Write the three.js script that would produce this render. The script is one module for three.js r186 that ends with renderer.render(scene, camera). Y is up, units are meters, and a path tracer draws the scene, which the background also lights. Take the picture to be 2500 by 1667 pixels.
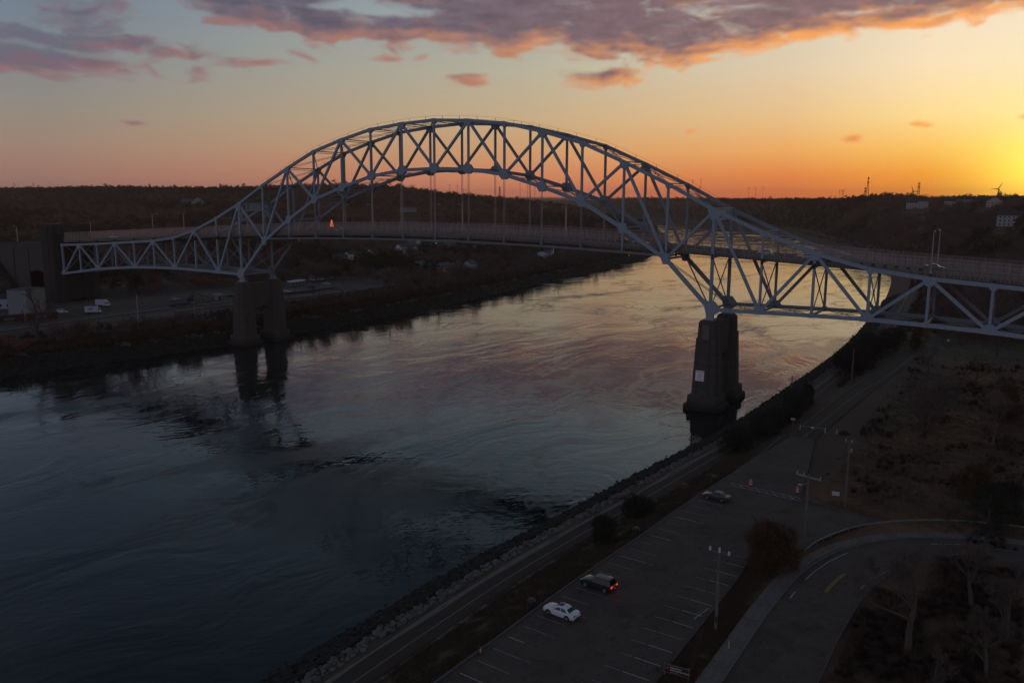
import * as THREE from 'three';
import { mergeGeometries, mergeVertices, toCreasedNormals } from 'three/addons/utils/BufferGeometryUtils.js';
import { RoundedBoxGeometry } from 'three/addons/geometries/RoundedBoxGeometry.js';

// ---------------------------------------------------------------- camera, sky, sun, exposure
const scene = new THREE.Scene();
const camera = new THREE.PerspectiveCamera(44.088, 1.5015, 0.5, 30000);
camera.rotation.order = 'YXZ';
camera.position.set(167.863, 57.783, 224.34);
camera.rotation.set(-0.16947, 0.55132, 0.00502);
scene.add(camera);

const renderer = new THREE.WebGLRenderer({ antialias: true });
renderer.setSize(1024, 682);
renderer.toneMapping = THREE.LinearToneMapping;
renderer.toneMappingExposure = 1.07;
renderer.shadowMap.enabled = true;

const sun = new THREE.DirectionalLight(new THREE.Color(1.0, 0.5, 0.2), 0.8);
sun.position.set(168 + 0.4, 60 + 21, 224 - 1000);
sun.target.position.set(168, 60, 224);
sun.castShadow = true;
sun.shadow.mapSize.set(4096, 4096);
Object.assign(sun.shadow.camera, { left: -500, right: 300, top: 150, bottom: -150, near: 1, far: 2500 });
scene.add(sun, sun.target);
scene.fog = new THREE.FogExp2(new THREE.Color(1, 0.76, 0.6), 0.00009);

// ---------------------------------------------------------------- small maths
const rad = Math.PI / 180, { sin, cos, abs, min, max, sqrt, floor, atan2, PI, hypot } = Math;
const clamp = (x, a = 0, b = 1) => min(b, max(a, x)), lerp = (a, b, t) => a + (b - a) * t;
const sstep = (a, b, x) => { const t = clamp((x - a) / (b - a)); return t * t * (3 - 2 * t); };
function rng(seed) { let s = seed | 0; return () => { s = (s + 0x6d2b79f5) | 0; let t = Math.imul(s ^ (s >>> 15), 1 | s); t = (t + Math.imul(t ^ (t >>> 7), 61 | t)) ^ t; return ((t ^ (t >>> 14)) >>> 0) / 4294967296; }; }
const R0 = rng(11);
const PERM = new Uint8Array(512); { const r = rng(5), p = [...Array(256).keys()]; for (let i = 255; i > 0; i--) { const j = floor(r() * (i + 1)); [p[i], p[j]] = [p[j], p[i]]; } for (let i = 0; i < 512; i++) PERM[i] = p[i & 255]; }
const GX = [], GY = []; for (let i = 0; i < 64; i++) { GX.push(cos(i / 64 * 2 * PI)); GY.push(sin(i / 64 * 2 * PI)); }
// gradient noise, about -0.7..0.7; with a period it tiles
function noise(x, y, period = 256) {
  const xi = floor(x), yi = floor(y), fx = x - xi, fy = y - yi;
  const w = (n) => ((n % period) + period) % period & 255;
  const x0 = w(xi), x1 = w(xi + 1), y0 = w(yi), y1 = w(yi + 1);
  const u = fx * fx * fx * (fx * (fx * 6 - 15) + 10), v = fy * fy * fy * (fy * (fy * 6 - 15) + 10);
  const g = (ix, iy, dx, dy) => { const h = PERM[PERM[ix] + iy] & 63; return GX[h] * dx + GY[h] * dy; };
  return lerp(lerp(g(x0, y0, fx, fy), g(x1, y0, fx - 1, fy), u), lerp(g(x0, y1, fx, fy - 1), g(x1, y1, fx - 1, fy - 1), u), v);
}
function fbm(x, y, oct = 5, period = 256, gain = 0.5) { let a = 1, s = 0, n = 0, f = 1; for (let i = 0; i < oct; i++) { s += a * noise(x * f + i * 17, y * f + i * 31, period * f); n += a; a *= gain; f *= 2; } return s / n; }
function table(pts) { // smooth interpolation through [x, y] pairs, x rising
  const n = pts.length, m = pts.map((p, i) => i === 0 ? (pts[1][1] - p[1]) / (pts[1][0] - p[0]) : i === n - 1 ? (p[1] - pts[i - 1][1]) / (p[0] - pts[i - 1][0]) : (pts[i + 1][1] - pts[i - 1][1]) / (pts[i + 1][0] - pts[i - 1][0]));
  return (x) => {
    if (x <= pts[0][0]) return pts[0][1] + m[0] * (x - pts[0][0]);
    if (x >= pts[n - 1][0]) return pts[n - 1][1] + m[n - 1] * (x - pts[n - 1][0]);
    let i = 0; while (x > pts[i + 1][0]) i++;
    const h = pts[i + 1][0] - pts[i][0], t = (x - pts[i][0]) / h, t2 = t * t, t3 = t2 * t;
    return (2 * t3 - 3 * t2 + 1) * pts[i][1] + (t3 - 2 * t2 + t) * h * m[i] + (3 * t2 - 2 * t3) * pts[i + 1][1] + (t3 - t2) * h * m[i + 1];
  };
}
const flat = (pts) => (x) => { if (x <= pts[0][0]) return pts[0][1]; for (let i = 1; i < pts.length; i++) if (x <= pts[i][0]) return lerp(pts[i - 1][1], pts[i][1], (x - pts[i - 1][0]) / (pts[i][0] - pts[i - 1][0])); return pts[pts.length - 1][1]; };
const toLin = (c) => { c /= 255; return c <= 0.04045 ? c / 12.92 : Math.pow((c + 0.055) / 1.055, 2.4); };
const lin = (r, g, b) => [toLin(r), toLin(g), toLin(b)];

// ---------------------------------------------------------------- the sky: evening air and clouds in azimuth (from the sun) and elevation
const SKY_AZ = [0, 6, 14, 31, 60, 110, 180], SKY_EL = [0, 1.5, 3, 5, 8, 12, 18, 30, 60, 90];
const SKY = [
  [[255, 184, 50], [255, 212, 72], [255, 226, 108], [254, 232, 156], [249, 229, 188], [238, 221, 198], [190, 192, 188], [118, 128, 138], [52, 62, 76], [47, 52, 62]],
  [[238, 134, 48], [247, 162, 58], [252, 194, 94], [252, 218, 146], [246, 223, 184], [234, 217, 196], [182, 188, 186], [114, 125, 136], [52, 62, 76], [47, 52, 62]],
  [[220, 112, 64], [229, 136, 72], [236, 168, 96], [230, 189, 134], [221, 200, 168], [204, 200, 184], [158, 172, 178], [104, 117, 130], [51, 61, 76], [47, 52, 62]],
  [[200, 116, 92], [208, 136, 98], [204, 154, 110], [195, 168, 131], [180, 173, 151], [156, 165, 166], [112, 131, 146], [74, 91, 108], [50, 60, 76], [47, 52, 62]],
  [[152, 112, 104], [156, 120, 107], [154, 130, 115], [142, 135, 125], [124, 131, 136], [106, 122, 140], [86, 104, 124], [64, 80, 98], [45, 56, 72], [47, 52, 62]],
  [[130, 112, 120], [142, 120, 125], [146, 128, 134], [144, 136, 146], [138, 140, 156], [130, 138, 158], [112, 124, 146], [88, 99, 118], [50, 60, 75], [47, 52, 62]],
  [[140, 132, 148], [162, 144, 158], [186, 158, 168], [190, 168, 180], [182, 174, 192], [166, 168, 190], [142, 152, 176], [104, 115, 135], [54, 63, 79], [47, 52, 62]],
].map((col) => col.map((c) => lin(...c)));
function air(az, el, out) {
  const a = abs(az), e = max(0, el);
  let i = 0; while (i < 5 && a > SKY_AZ[i + 1]) i++;
  let j = 0; while (j < 8 && e > SKY_EL[j + 1]) j++;
  const u0 = clamp((a - SKY_AZ[i]) / (SKY_AZ[i + 1] - SKY_AZ[i])), v = clamp((e - SKY_EL[j]) / (SKY_EL[j + 1] - SKY_EL[j]));
  const u = u0;
  for (let k = 0; k < 3; k++) out[k] = lerp(lerp(SKY[i][j][k], SKY[i + 1][j][k], u), lerp(SKY[i][j + 1][k], SKY[i + 1][j + 1][k], u), v);
  const glow = Math.exp(-(a * a + 1.3 * (e - 1.1) ** 2) / 7); out[0] += 0.5 * glow; out[1] += 0.32 * glow; out[2] += 0.05 * glow; // brightness round the sun itself
  return out;
}
const lowEdge = flat([[-75, 15], [-57, 12.4], [-52.2, 11.5], [-50, 10.3], [-46.2, 9.6], [-38.2, 9.2], [-31.6, 9.0], [-27.6, 9.1], [-24.9, 8.9], [-22.2, 8.2], [-19.6, 7.9], [-17.7, 8.6], [-14.3, 9.2], [-11.8, 9.4], [-9.4, 9.5], [-6, 9.8], [-2.7, 9.9], [0, 10.3], [12, 12], [20, 13.5], [60, 13], [110, 12], [180, 13]]);
// smaller clouds: azimuth, elevation, half width, half height (degrees), strength
const PUFFS = [[-57.5, 8.75, 6.5, 0.55, 1], [-60, 7.6, 6, 0.75, 1.05], [-59.5, 6.9, 3.6, 0.4, 0.85], [-51.2, 7.3, 1.2, 0.4, 0.8], [-53, 8.4, 3.2, 0.45, 0.85], [-57.6, 10.4, 2.8, 0.9, 0.85], [-57, 11.6, 2.6, 0.5, 0.7], [-58, 9.6, 3, 0.5, 0.6],
  [-48.2, 8.1, 2.3, 0.4, 0.95], [-45.3, 8.7, 0.9, 0.4, 0.75], [-48.4, 7.5, 0.6, 0.25, 0.6], [-39.6, 8.85, 1.3, 0.4, 0.95], [-37.4, 8.8, 0.6, 0.3, 0.7], [-34.4, 7.6, 1.1, 0.42, 1], [-35.4, 7.2, 0.8, 0.2, 0.55],
  [-25.6, 7.75, 2.6, 0.62, 1.15], [-23.6, 7.5, 1.0, 0.4, 0.9], [-27.4, 7.75, 1.0, 0.4, 0.9], [-54.8, 4.2, 0.95, 0.2, 0.9], [-20.2, 4.05, 0.62, 0.24, 0.95], [-19.6, 3.3, 0.5, 0.13, 0.6], [-10.2, 3.65, 0.75, 0.25, 0.95], [-5.9, 4.5, 0.62, 0.25, 0.95], [-0.6, 4.5, 0.7, 0.25, 0.9], [-31, 2.3, 0.5, 0.17, 0.7], [-30, 2.2, 0.8, 0.13, 0.55]];
function cloud(az, el, oct = 6) { // how thick the cloud is in this direction, 0..1
  if (el > 22 || el < 1) return 0;
  const wx = fbm(az * 0.17 + 40, el * 0.5, 3) * 2.4, wy = fbm(az * 0.2 - 70, el * 0.6 + 9, 3) * 0.8;
  const A = az + wx, E = el + wy;
  const big = fbm(A * 0.13 + 3, E * 0.34, 3), lump = fbm(A * 0.36 + 11, E * 1.0 + 4, 3);
  let m = sstep(-0.75, 1.0, E - lowEdge(A) + 1.5 * lump) * (1 - sstep(12.4, 15.6, E + 3 * big)) * (1.02 + 0.75 * big);
  m *= 1 - 0.8 * Math.exp(-(((A + 41) / 3.4) ** 2) - ((E - 11.6) / 0.6) ** 2);
  for (const [a, e, w, h, s] of PUFFS) { const dx = (A - a) / w, dy = (E - e) / h, q = dx * dx + dy * dy; if (q < 6) m = max(m, s * Math.exp(-q * 0.75)); }
  const n = fbm(az * 0.42 + wx, el * 1.5 + wy * 2, oct, 256, 0.56);
  return sstep(0.3, 1.0, m + n * 0.95);
}
{
  const W = 4096, H = 2048, data = new Float32Array(W * H * 4), c = [0, 0, 0];
  const bodyOf = (az) => { const t = sstep(-60, -8, -abs(az)); return [lerp(toLin(88), toLin(126), t), lerp(toLin(87), toLin(95), t), lerp(toLin(105), toLin(100), t)]; };
  const litOf = (az) => { const t = sstep(-62, -4, -abs(az)); return [lerp(toLin(160), toLin(252), t), lerp(toLin(112), toLin(165), t), lerp(toLin(112), toLin(84), t)]; };
  const body = [], lit = []; for (let i = 0; i < W; i++) { const phi = ((i + 0.5) / W - 0.5) * 2 * PI, az = atan2(cos(phi), -sin(phi)) / rad; body.push(bodyOf(az)); lit.push(litOf(az)); }
  for (let j = 0; j < H; j++) {
    const el = (j + 0.5) / H * 180 - 90;
    for (let i = 0; i < W; i++) {
      const phi = ((i + 0.5) / W - 0.5) * 2 * PI, az = atan2(cos(phi), -sin(phi)) / rad, o = (j * W + i) * 4;
      if (el <= 0) { data[o] = 0.02; data[o + 1] = 0.016; data[o + 2] = 0.016; data[o + 3] = 1; continue; }
      air(az, el, c);
      const d = cloud(az, el);
      if (d > 0.002) {
        const thick = cloud(az, el - 0.6, 4) * 0.34 + cloud(az, el - 1.3, 3) * 0.33 + cloud(az + (az < 0 ? 1.5 : -1.5), el - 0.5, 4) * 0.33; // cloud between this spot and the low sun
        const glow = clamp((0.9 - thick * 1.1 + 0.75 * fbm(az * 0.45, el * 1.6, 5) + 0.1 * (1 - d)) * (0.62 + 0.38 * sstep(-45, -12, -abs(az)))) * (0.5 + 0.5 * sstep(15, 9, el));
        const a = d * 0.93, tone = 0.96 + 0.75 * fbm(az * 0.5 + 9, el * 1.9 + 2, 6, 256, 0.6); // uneven body of the cloud
        for (let k = 0; k < 3; k++) c[k] = lerp(c[k], lerp(body[i][k] * tone, lit[i][k], clamp(glow)), a);
      }
      data[o] = c[0]; data[o + 1] = c[1]; data[o + 2] = c[2]; data[o + 3] = 1;
    }
  }
  const sky = new THREE.DataTexture(data, W, H, THREE.RGBAFormat, THREE.FloatType);
  sky.mapping = THREE.EquirectangularReflectionMapping; sky.magFilter = sky.minFilter = THREE.LinearFilter; sky.wrapS = THREE.RepeatWrapping; sky.colorSpace = THREE.LinearSRGBColorSpace; sky.needsUpdate = true;
  scene.background = scene.environment = sky;
}

// ---------------------------------------------------------------- naming helpers
const used = new Map();
function numbered(name) { const n = used.get(name) || 0; used.set(name, n + 1); return n ? name + '_' + String(n).padStart(3, '0') : name; }
const ORD = ['first', 'second', 'third', 'fourth', 'fifth', 'sixth', 'seventh', 'eighth', 'ninth', 'tenth', 'eleventh', 'twelfth', 'thirteenth', 'fourteenth', 'fifteenth', 'sixteenth', 'seventeenth', 'eighteenth', 'nineteenth', 'twentieth', 'twenty-first', 'twenty-second', 'twenty-third', 'twenty-fourth', 'twenty-fifth', 'twenty-sixth', 'twenty-seventh', 'twenty-eighth', 'twenty-ninth', 'thirtieth'];
function tag(o, label, category, group, kind) { o.userData = {}; if (label) o.userData.label = label; if (category) o.userData.category = category; if (group) o.userData.group = group; if (kind) o.userData.kind = kind; return o; }
function thing(name, label, category, pos = [0, 0, 0], turn = 0, group) { const o = new THREE.Group(); o.name = numbered(name); o.position.set(...pos); o.rotation.y = turn; scene.add(o); return tag(o, label, category, group); }
const DUMMY = new THREE.BufferGeometry();
function clean(g) { // indexed off, position normal uv only
  let q = g.index ? g.toNonIndexed() : g;
  if (!q.attributes.normal) q.computeVertexNormals();
  if (!q.attributes.uv) q.setAttribute('uv', new THREE.BufferAttribute(new Float32Array(q.attributes.position.count * 2), 2));
  for (const k of Object.keys(q.attributes)) if (!['position', 'normal', 'uv'].includes(k)) q.deleteAttribute(k);
  return q;
}
const merge = (gs) => (gs.length === 1 ? gs[0] : mergeGeometries(gs.map(clean), false));
function mesh(name, geo, mat, parent = scene, opts = {}) {
  const g = Array.isArray(geo) ? merge(geo) : geo, m = new THREE.Mesh(g, mat);
  m.name = parent === scene ? numbered(name) : name; m.castShadow = m.receiveShadow = true; parent.add(m);
  if (opts.pos) m.position.set(...opts.pos); if (opts.turn) m.rotation.y = opts.turn;
  if (opts.kind || opts.label) tag(m, opts.label, null, null, opts.kind);
  return m;
}
const structure = (name, geo, mat) => mesh(name, geo, mat, scene, { kind: 'structure' });

// ---------------------------------------------------------------- procedural textures and materials
function gray(W, H, f, repeat, srgb) { // f(u, v) in 0..1 gives a number or [r, g, b]
  const d = new Uint8Array(W * H * 4);
  for (let j = 0; j < H; j++) for (let i = 0; i < W; i++) { const v = f(i / W, j / H), o = (j * W + i) * 4; if (typeof v === 'number') d[o] = d[o + 1] = d[o + 2] = clamp(v) * 255; else for (let k = 0; k < 3; k++) d[o + k] = clamp(v[k]) * 255; d[o + 3] = 255; }
  const t = new THREE.DataTexture(d, W, H); t.wrapS = t.wrapT = THREE.RepeatWrapping; t.magFilter = THREE.LinearFilter; t.minFilter = THREE.LinearMipmapLinearFilter; t.generateMipmaps = true; if (repeat) t.repeat.set(repeat, repeat); if (srgb) t.colorSpace = THREE.SRGBColorSpace; t.needsUpdate = true; return t;
}
const mottled = gray(512, 512, (u, v) => 0.78 + 0.62 * fbm(u * 6, v * 6, 6, 6) + 0.12 * noise(u * 90, v * 90, 90));      // stands for one tile of uneven tone
const speckle = gray(512, 512, (u, v) => 0.75 + 0.4 * fbm(u * 10, v * 10, 5, 10, 0.75) + 0.2 * noise(u * 128, v * 128, 128));
const streaks = gray(512, 512, (u, v) => { const s = fbm(u * 24, v * 2, 5, 256 > 0 ? 2 * 12 : 0, 0.6), b = fbm(u * 6, v * 5, 5, 6); return 0.78 + 0.55 * s + 0.4 * b; });
const rustyPaint = gray(512, 512, (u, v) => { const r = 0.85 * sstep(0.16, 0.4, fbm(u * 7, v * 7, 6, 7, 0.62)), g = 0.9 + 0.25 * fbm(u * 5 + 3, v * 5, 5, 5); return [lerp(g, 0.6, r), lerp(g, 0.42, r), lerp(g, 0.33, r)]; });
const tarmac = gray(1024, 1024, (u, v) => { const c1 = abs(fbm(u * 7 + 0.5, v * 7, 4, 7)), c2 = abs(fbm(u * 5 + 3, v * 5 + 2, 5, 5)); const crack = sstep(0.012, 0.002, c1) * 0.4 + sstep(0.008, 0.001, c2) * 0.35, patch = sstep(0.1, 0.13, fbm(u * 3 + 8, v * 3, 2, 3)) * 0.16, oil = sstep(0.3, 0.55, fbm(u * 20, v * 20, 3, 20)) * 0.3; return 0.82 + 0.5 * fbm(u * 9, v * 9, 6, 9, 0.65) + 0.16 * noise(u * 200, v * 200, 200) - crack - patch - oil; });
function std(r, g, b, rough = 0.9, extra = {}) { return new THREE.MeshStandardMaterial({ color: new THREE.Color().setRGB(r, g, b), roughness: rough, metalness: 0, ...extra }); }
const M = {
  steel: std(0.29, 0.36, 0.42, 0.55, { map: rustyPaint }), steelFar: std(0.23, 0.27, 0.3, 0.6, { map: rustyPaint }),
  concrete: std(0.092, 0.08, 0.066, 0.95, { map: streaks, bumpMap: mottled, bumpScale: 0.03 }), paleConcrete: std(0.085, 0.08, 0.075, 0.92, { map: streaks }), towerStone: std(0.04, 0.037, 0.035, 0.95, { map: streaks, bumpMap: mottled, bumpScale: 0.03 }),
  deckRust: std(0.16, 0.125, 0.1, 0.9, { map: mottled }), deckSlab: std(0.24, 0.215, 0.19, 0.95, { map: mottled }), girder: std(0.05, 0.05, 0.048, 0.9, { map: mottled }), tie: std(0.19, 0.22, 0.225, 0.6, { map: rustyPaint }),
  railMetal: std(0.3, 0.26, 0.25, 0.6, { metalness: 0.2 }), galv: std(0.3, 0.31, 0.33, 0.5, { metalness: 0.4 }), mesh: std(0.5, 0.37, 0.36, 0.6),
  asphalt: std(0.055, 0.042, 0.036, 0.93, { map: speckle, bumpMap: speckle, bumpScale: 0.01 }), oldAsphalt: std(0.1, 0.074, 0.062, 0.93, { map: (() => { const t = tarmac.clone(); t.repeat.set(0.2, 0.2); t.needsUpdate = true; return t; })(), bumpMap: speckle, bumpScale: 0.01 }), freshAsphalt: std(0.032, 0.024, 0.021, 0.9, { map: speckle }), bridgeRoad: std(0.05, 0.05, 0.052, 0.9, { map: speckle }),
  white: std(0.62, 0.62, 0.6, 0.85, { map: speckle }), worn: std(0.34, 0.34, 0.33, 0.9, { map: speckle }), yellow: std(0.62, 0.42, 0.07, 0.85, { map: speckle }), palYellow: std(0.36, 0.29, 0.12, 0.9, { map: speckle }),
  kerb: std(0.11, 0.105, 0.1, 0.9, { map: mottled }), slab: std(0.19, 0.16, 0.145, 0.95, { map: mottled }), slab2: std(0.16, 0.135, 0.122, 0.95, { map: mottled }), gravel: std(0.21, 0.185, 0.17, 1, { map: speckle, bumpMap: speckle, bumpScale: 0.05 }),
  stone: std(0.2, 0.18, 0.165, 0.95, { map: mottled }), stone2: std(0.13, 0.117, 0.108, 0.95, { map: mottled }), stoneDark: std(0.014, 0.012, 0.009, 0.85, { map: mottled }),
  wood: std(0.21, 0.165, 0.14, 0.95, { map: streaks }), woodPale: std(0.16, 0.14, 0.125, 0.95, { map: streaks }), porcelain: std(0.55, 0.56, 0.58, 0.35), black: std(0.012, 0.012, 0.013, 0.7), darkMetal: std(0.03, 0.03, 0.032, 0.5),
  bark: std(0.1, 0.08, 0.068, 1, { map: streaks }), barkPale: std(0.13, 0.098, 0.082, 1, { map: streaks }), twig: std(0.12, 0.088, 0.072, 1), needles: std(0.03, 0.031, 0.018, 1), needlesBrown: std(0.1, 0.054, 0.027, 1), brush: std(0.11, 0.062, 0.045, 1), brushDark: std(0.022, 0.019, 0.015, 1),
  orange: std(0.62, 0.12, 0.03, 0.6), red: std(0.5, 0.04, 0.03, 0.6), rust: std(0.09, 0.03, 0.022, 0.9, { map: mottled }), glass: new THREE.MeshPhysicalMaterial({ color: 0x07090b, roughness: 0.06, metalness: 0, specularIntensity: 1 }), rubber: std(0.012, 0.012, 0.012, 0.95),
};
const UV1 = (g, s = 1) => { // box-projected uv in metres / s
  const q = clean(g), p = q.attributes.position, n = q.attributes.normal, uv = q.attributes.uv;
  for (let i = 0; i < p.count; i++) { const ax = abs(n.getX(i)), ay = abs(n.getY(i)), az = abs(n.getZ(i)); if (ay > ax && ay > az) uv.setXY(i, p.getX(i) / s, p.getZ(i) / s); else if (ax > az) uv.setXY(i, p.getZ(i) / s, p.getY(i) / s); else uv.setXY(i, p.getX(i) / s, p.getY(i) / s); }
  return q;
};
// geometry helpers
const V = (x, y, z) => new THREE.Vector3(x, y, z);
function box(w, h, d, x = 0, y = 0, z = 0) { const g = new THREE.BoxGeometry(w, h, d); g.translate(x, y, z); return clean(g); }
function rbox(w, h, d, r, x = 0, y = 0, z = 0) { const g = new RoundedBoxGeometry(w, h, d, 2, r); g.translate(x, y, z); return clean(g); }
function basis(p0, p1, up) { const d = V().subVectors(p1, p0), L = d.length(); d.normalize(); let s = V().crossVectors(d, up); if (s.lengthSq() < 1e-6) s = V().crossVectors(d, V(1, 0, 0)); s.normalize(); const u = V().crossVectors(s, d); return { m: new THREE.Matrix4().makeBasis(d, u, s), L }; }
function bar(p0, p1, h, w, up = V(0, 1, 0)) { // box along p0-p1; h along up, w across
  const a = p0.isVector3 ? p0 : V(...p0), b = p1.isVector3 ? p1 : V(...p1), { m, L } = basis(a, b, up), g = new THREE.BoxGeometry(L, h, w); g.applyMatrix4(m); g.translate((a.x + b.x) / 2, (a.y + b.y) / 2, (a.z + b.z) / 2); return clean(g);
}
function rod(p0, p1, r0, r1 = r0, n = 6) { const a = p0.isVector3 ? p0 : V(...p0), b = p1.isVector3 ? p1 : V(...p1), d = V().subVectors(b, a), L = d.length(); const g = new THREE.CylinderGeometry(r1, r0, L, n, 1, false); g.translate(0, L / 2, 0); g.applyQuaternion(new THREE.Quaternion().setFromUnitVectors(V(0, 1, 0), d.normalize())); g.translate(a.x, a.y, a.z); return clean(g); }
function channel(p0, p1, h, w) { // built-up member: two flanged side plates and a recessed core
  const a = V(...p0), b = V(...p1), up = abs(b.y - a.y) > 3 * abs(b.x - a.x) ? V(1, 0, 0) : V(0, 1, 0), t = 0.05, o = (w - t) / 2;
  return merge([bar(a, b, h - 0.16, w - 0.14, up), bar(a.clone().add(V(0, 0, o)), b.clone().add(V(0, 0, o)), h, t, up), bar(a.clone().add(V(0, 0, -o)), b.clone().add(V(0, 0, -o)), h, t, up)]);
}
function laced(p0, p1, h = 0.55, up = V(0, 1, 0), step = 0.8) { // two light angles with zigzag lacing between
  const a = V(...p0), b = V(...p1), { m, L } = basis(a, b, up), u = V().setFromMatrixColumn(m, 1).multiplyScalar(h / 2), d = V().setFromMatrixColumn(m, 0), out = [bar(a.clone().add(u), b.clone().add(u), 0.12, 0.16, up), bar(a.clone().sub(u), b.clone().sub(u), 0.12, 0.16, up)], n = max(2, floor(L / step));
  for (let i = 0; i < n; i++) { const s = i % 2 ? 1 : -1, q0 = a.clone().addScaledVector(d, L * i / n).addScaledVector(u, s), q1 = a.clone().addScaledVector(d, L * (i + 1) / n).addScaledVector(u, -s); out.push(bar(q0, q1, 0.07, 0.05, up)); }
  return merge(out);
}
function plate(pts, thick, z) { const s = new THREE.Shape(pts.map((p) => new THREE.Vector2(p[0], p[1]))), g = new THREE.ExtrudeGeometry(s, { depth: thick, bevelEnabled: false }); g.translate(0, 0, z - thick / 2); return clean(g); }
function polySheet(pts, hOf, y = 0, step = 4) { // flat outline on the ground, draped by hOf
  const s = new THREE.Shape(pts.map((p) => new THREE.Vector2(p[0], -p[1]))), g = new THREE.ShapeGeometry(s); g.rotateX(-PI / 2);
  const p = g.attributes.position, uv = g.attributes.uv; for (let i = 0; i < p.count; i++) { p.setY(i, hOf(p.getX(i), p.getZ(i)) + y); uv.setXY(i, p.getX(i) / 6, p.getZ(i) / 6); } g.computeVertexNormals(); return g;
}
function strip(path, width, hOf, y = 0, uvS = 6, thick = 0) { // ribbon along [x, z] points, draped; thick > 0 gives it sides
  const c = new THREE.CatmullRomCurve3(path.map((p) => V(p[0], 0, p[1])), false, 'centripetal'), n = max(2, Math.ceil(c.getLength() / 2)), pos = [], uv = [], idx = [];
  for (let i = 0; i <= n; i++) { const q = c.getPoint(i / n), t = c.getTangent(i / n), nx = -t.z, nz = t.x, w = typeof width === 'function' ? width(i / n) : width;
    for (const s of [-1, 1]) { const x = q.x + nx * w / 2 * s, z = q.z + nz * w / 2 * s, h = hOf(x, z) + y; pos.push(x, h + thick, z); uv.push(x / uvS, z / uvS); }
    if (thick) for (const s of [-1, 1]) { const x = q.x + nx * w / 2 * s, z = q.z + nz * w / 2 * s; pos.push(x, hOf(x, z) + y - 0.1, z); uv.push(x / uvS, z / uvS); } }
  const k = thick ? 4 : 2; for (let i = 0; i < n; i++) { const a = i * k, b = a + k; idx.push(a, a + 1, b, a + 1, b + 1, b); if (thick) { idx.push(a + 2, a, b + 2, a, b, b + 2, a + 1, a + 3, b + 1, a + 3, b + 3, b + 1); } }
  if (thick) { const e = n * 4; idx.push(0, 2, 1, 1, 2, 3, e, e + 1, e + 2, e + 1, e + 3, e + 2); }
  const g = new THREE.BufferGeometry(); g.setAttribute('position', new THREE.Float32BufferAttribute(pos, 3)); g.setAttribute('uv', new THREE.Float32BufferAttribute(uv, 2)); g.setIndex(idx); const q = g.toNonIndexed(); q.computeVertexNormals(); return q;
}

// ---------------------------------------------------------------- land form: two banks of a canal and the hills beyond
// east bank shore and west bank shore: x of the water's edge for each z
const eastShore = table([[-3200, -2050], [-2400, -1290], [-1781, -653], [-1566, -429], [-1205, -193], [-962, -88], [-701, 16.5], [-631, 42], [-488, 75], [-328, 95], [-192, 105], [-108, 108.3], [-13, 107], [18, 105.8], [42, 103.6], [70, 100.6], [90, 98.9], [115, 96.2], [132, 94.9], [160, 94.2], [400, 93]]);
const westShore = table([[-3200, -2900], [-2400, -1900], [-1781, -1130], [-1300, -520], [-1186, -404], [-1143, -372], [-975, -301], [-700, -196], [-551, -153], [-487, -142], [-277, -115], [-130, -98.5], [-33, -95.5], [6, -96.5], [39, -102.5], [86, -109], [160, -117], [400, -140]]);
const eastNear = flat([[-40, -5], [-6, -2.2], [0, 0], [8, 4], [11, 5.2], [12.5, 5.5], [17, 5.5], [22.5, 7.1], [25, 7.45], [28, 7.5], [60, 8], [90, 8.6], [400, 10]]);
const westNear = flat([[-40, -5], [-6, -2.2], [0, 0], [5, 2.2], [10, 4.3], [14, 5], [45, 5.05], [60, 6], [95, 6.8], [120, 8], [160, 10], [250, 13], [360, 15.5], [480, 19]]);
const bump2 = (x, z, cx, cz, r) => Math.exp(-((x - cx) ** 2 + (z - cz) ** 2) / (r * r));
function ground(x, z) {
  const E = eastShore(z), Wt = westShore(z), mid = (E + Wt) / 2;
  if (x > mid) {
    const s = (x - E) * lerp(1, 0.8, sstep(-400, -1200, z));
    let h = eastNear(s);
    if (s > 20) {
      const a = sstep(-70, -520, z);
      h += a * (40 * sstep(24, 108, s) + 1 * sstep(90, 420, s)) + a * sstep(40, 120, s) * 5 * fbm(x / 130, z / 130, 4);
      h += 6 * bump2(x, z, -20, -1150, 130) + 2 * bump2(x, z, 120, -900, 160) - 6 * sstep(-1300, -1700, z) * sstep(60, 300, s);
      if (z > -60) h += 0.25 * fbm(x / 9, z / 9, 3) * sstep(46, 60, s);
    }
    return h;
  }
  const t = (Wt - x) * lerp(1, 0.75, sstep(-300, -1200, z));
  let h = westNear(min(t, 480));
  if (t > 14) {
    const far = lerp(1500, 520, sstep(-450, -1050, z));
    h += 16 * sstep(300, far, t) * lerp(1, 1.2, sstep(-450, -1050, z)) * (1 - 0.12 * sstep(-1300, -1900, z));
    h += 14 * bump2(x, z, -800, -520, 260) * sstep(200, 400, t) + 19 * bump2(x, z, -690, -800, 230) + 3 * bump2(x, z, -1300, -600, 300);
    h += sstep(-560, -760, z) * (11 * sstep(14, 45, t) + 14 * sstep(50, 170, t));
    h += sstep(150, 500, t) * 6 * fbm(x / 260 + 5, z / 260, 4);
  }
  return h;
}
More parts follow.
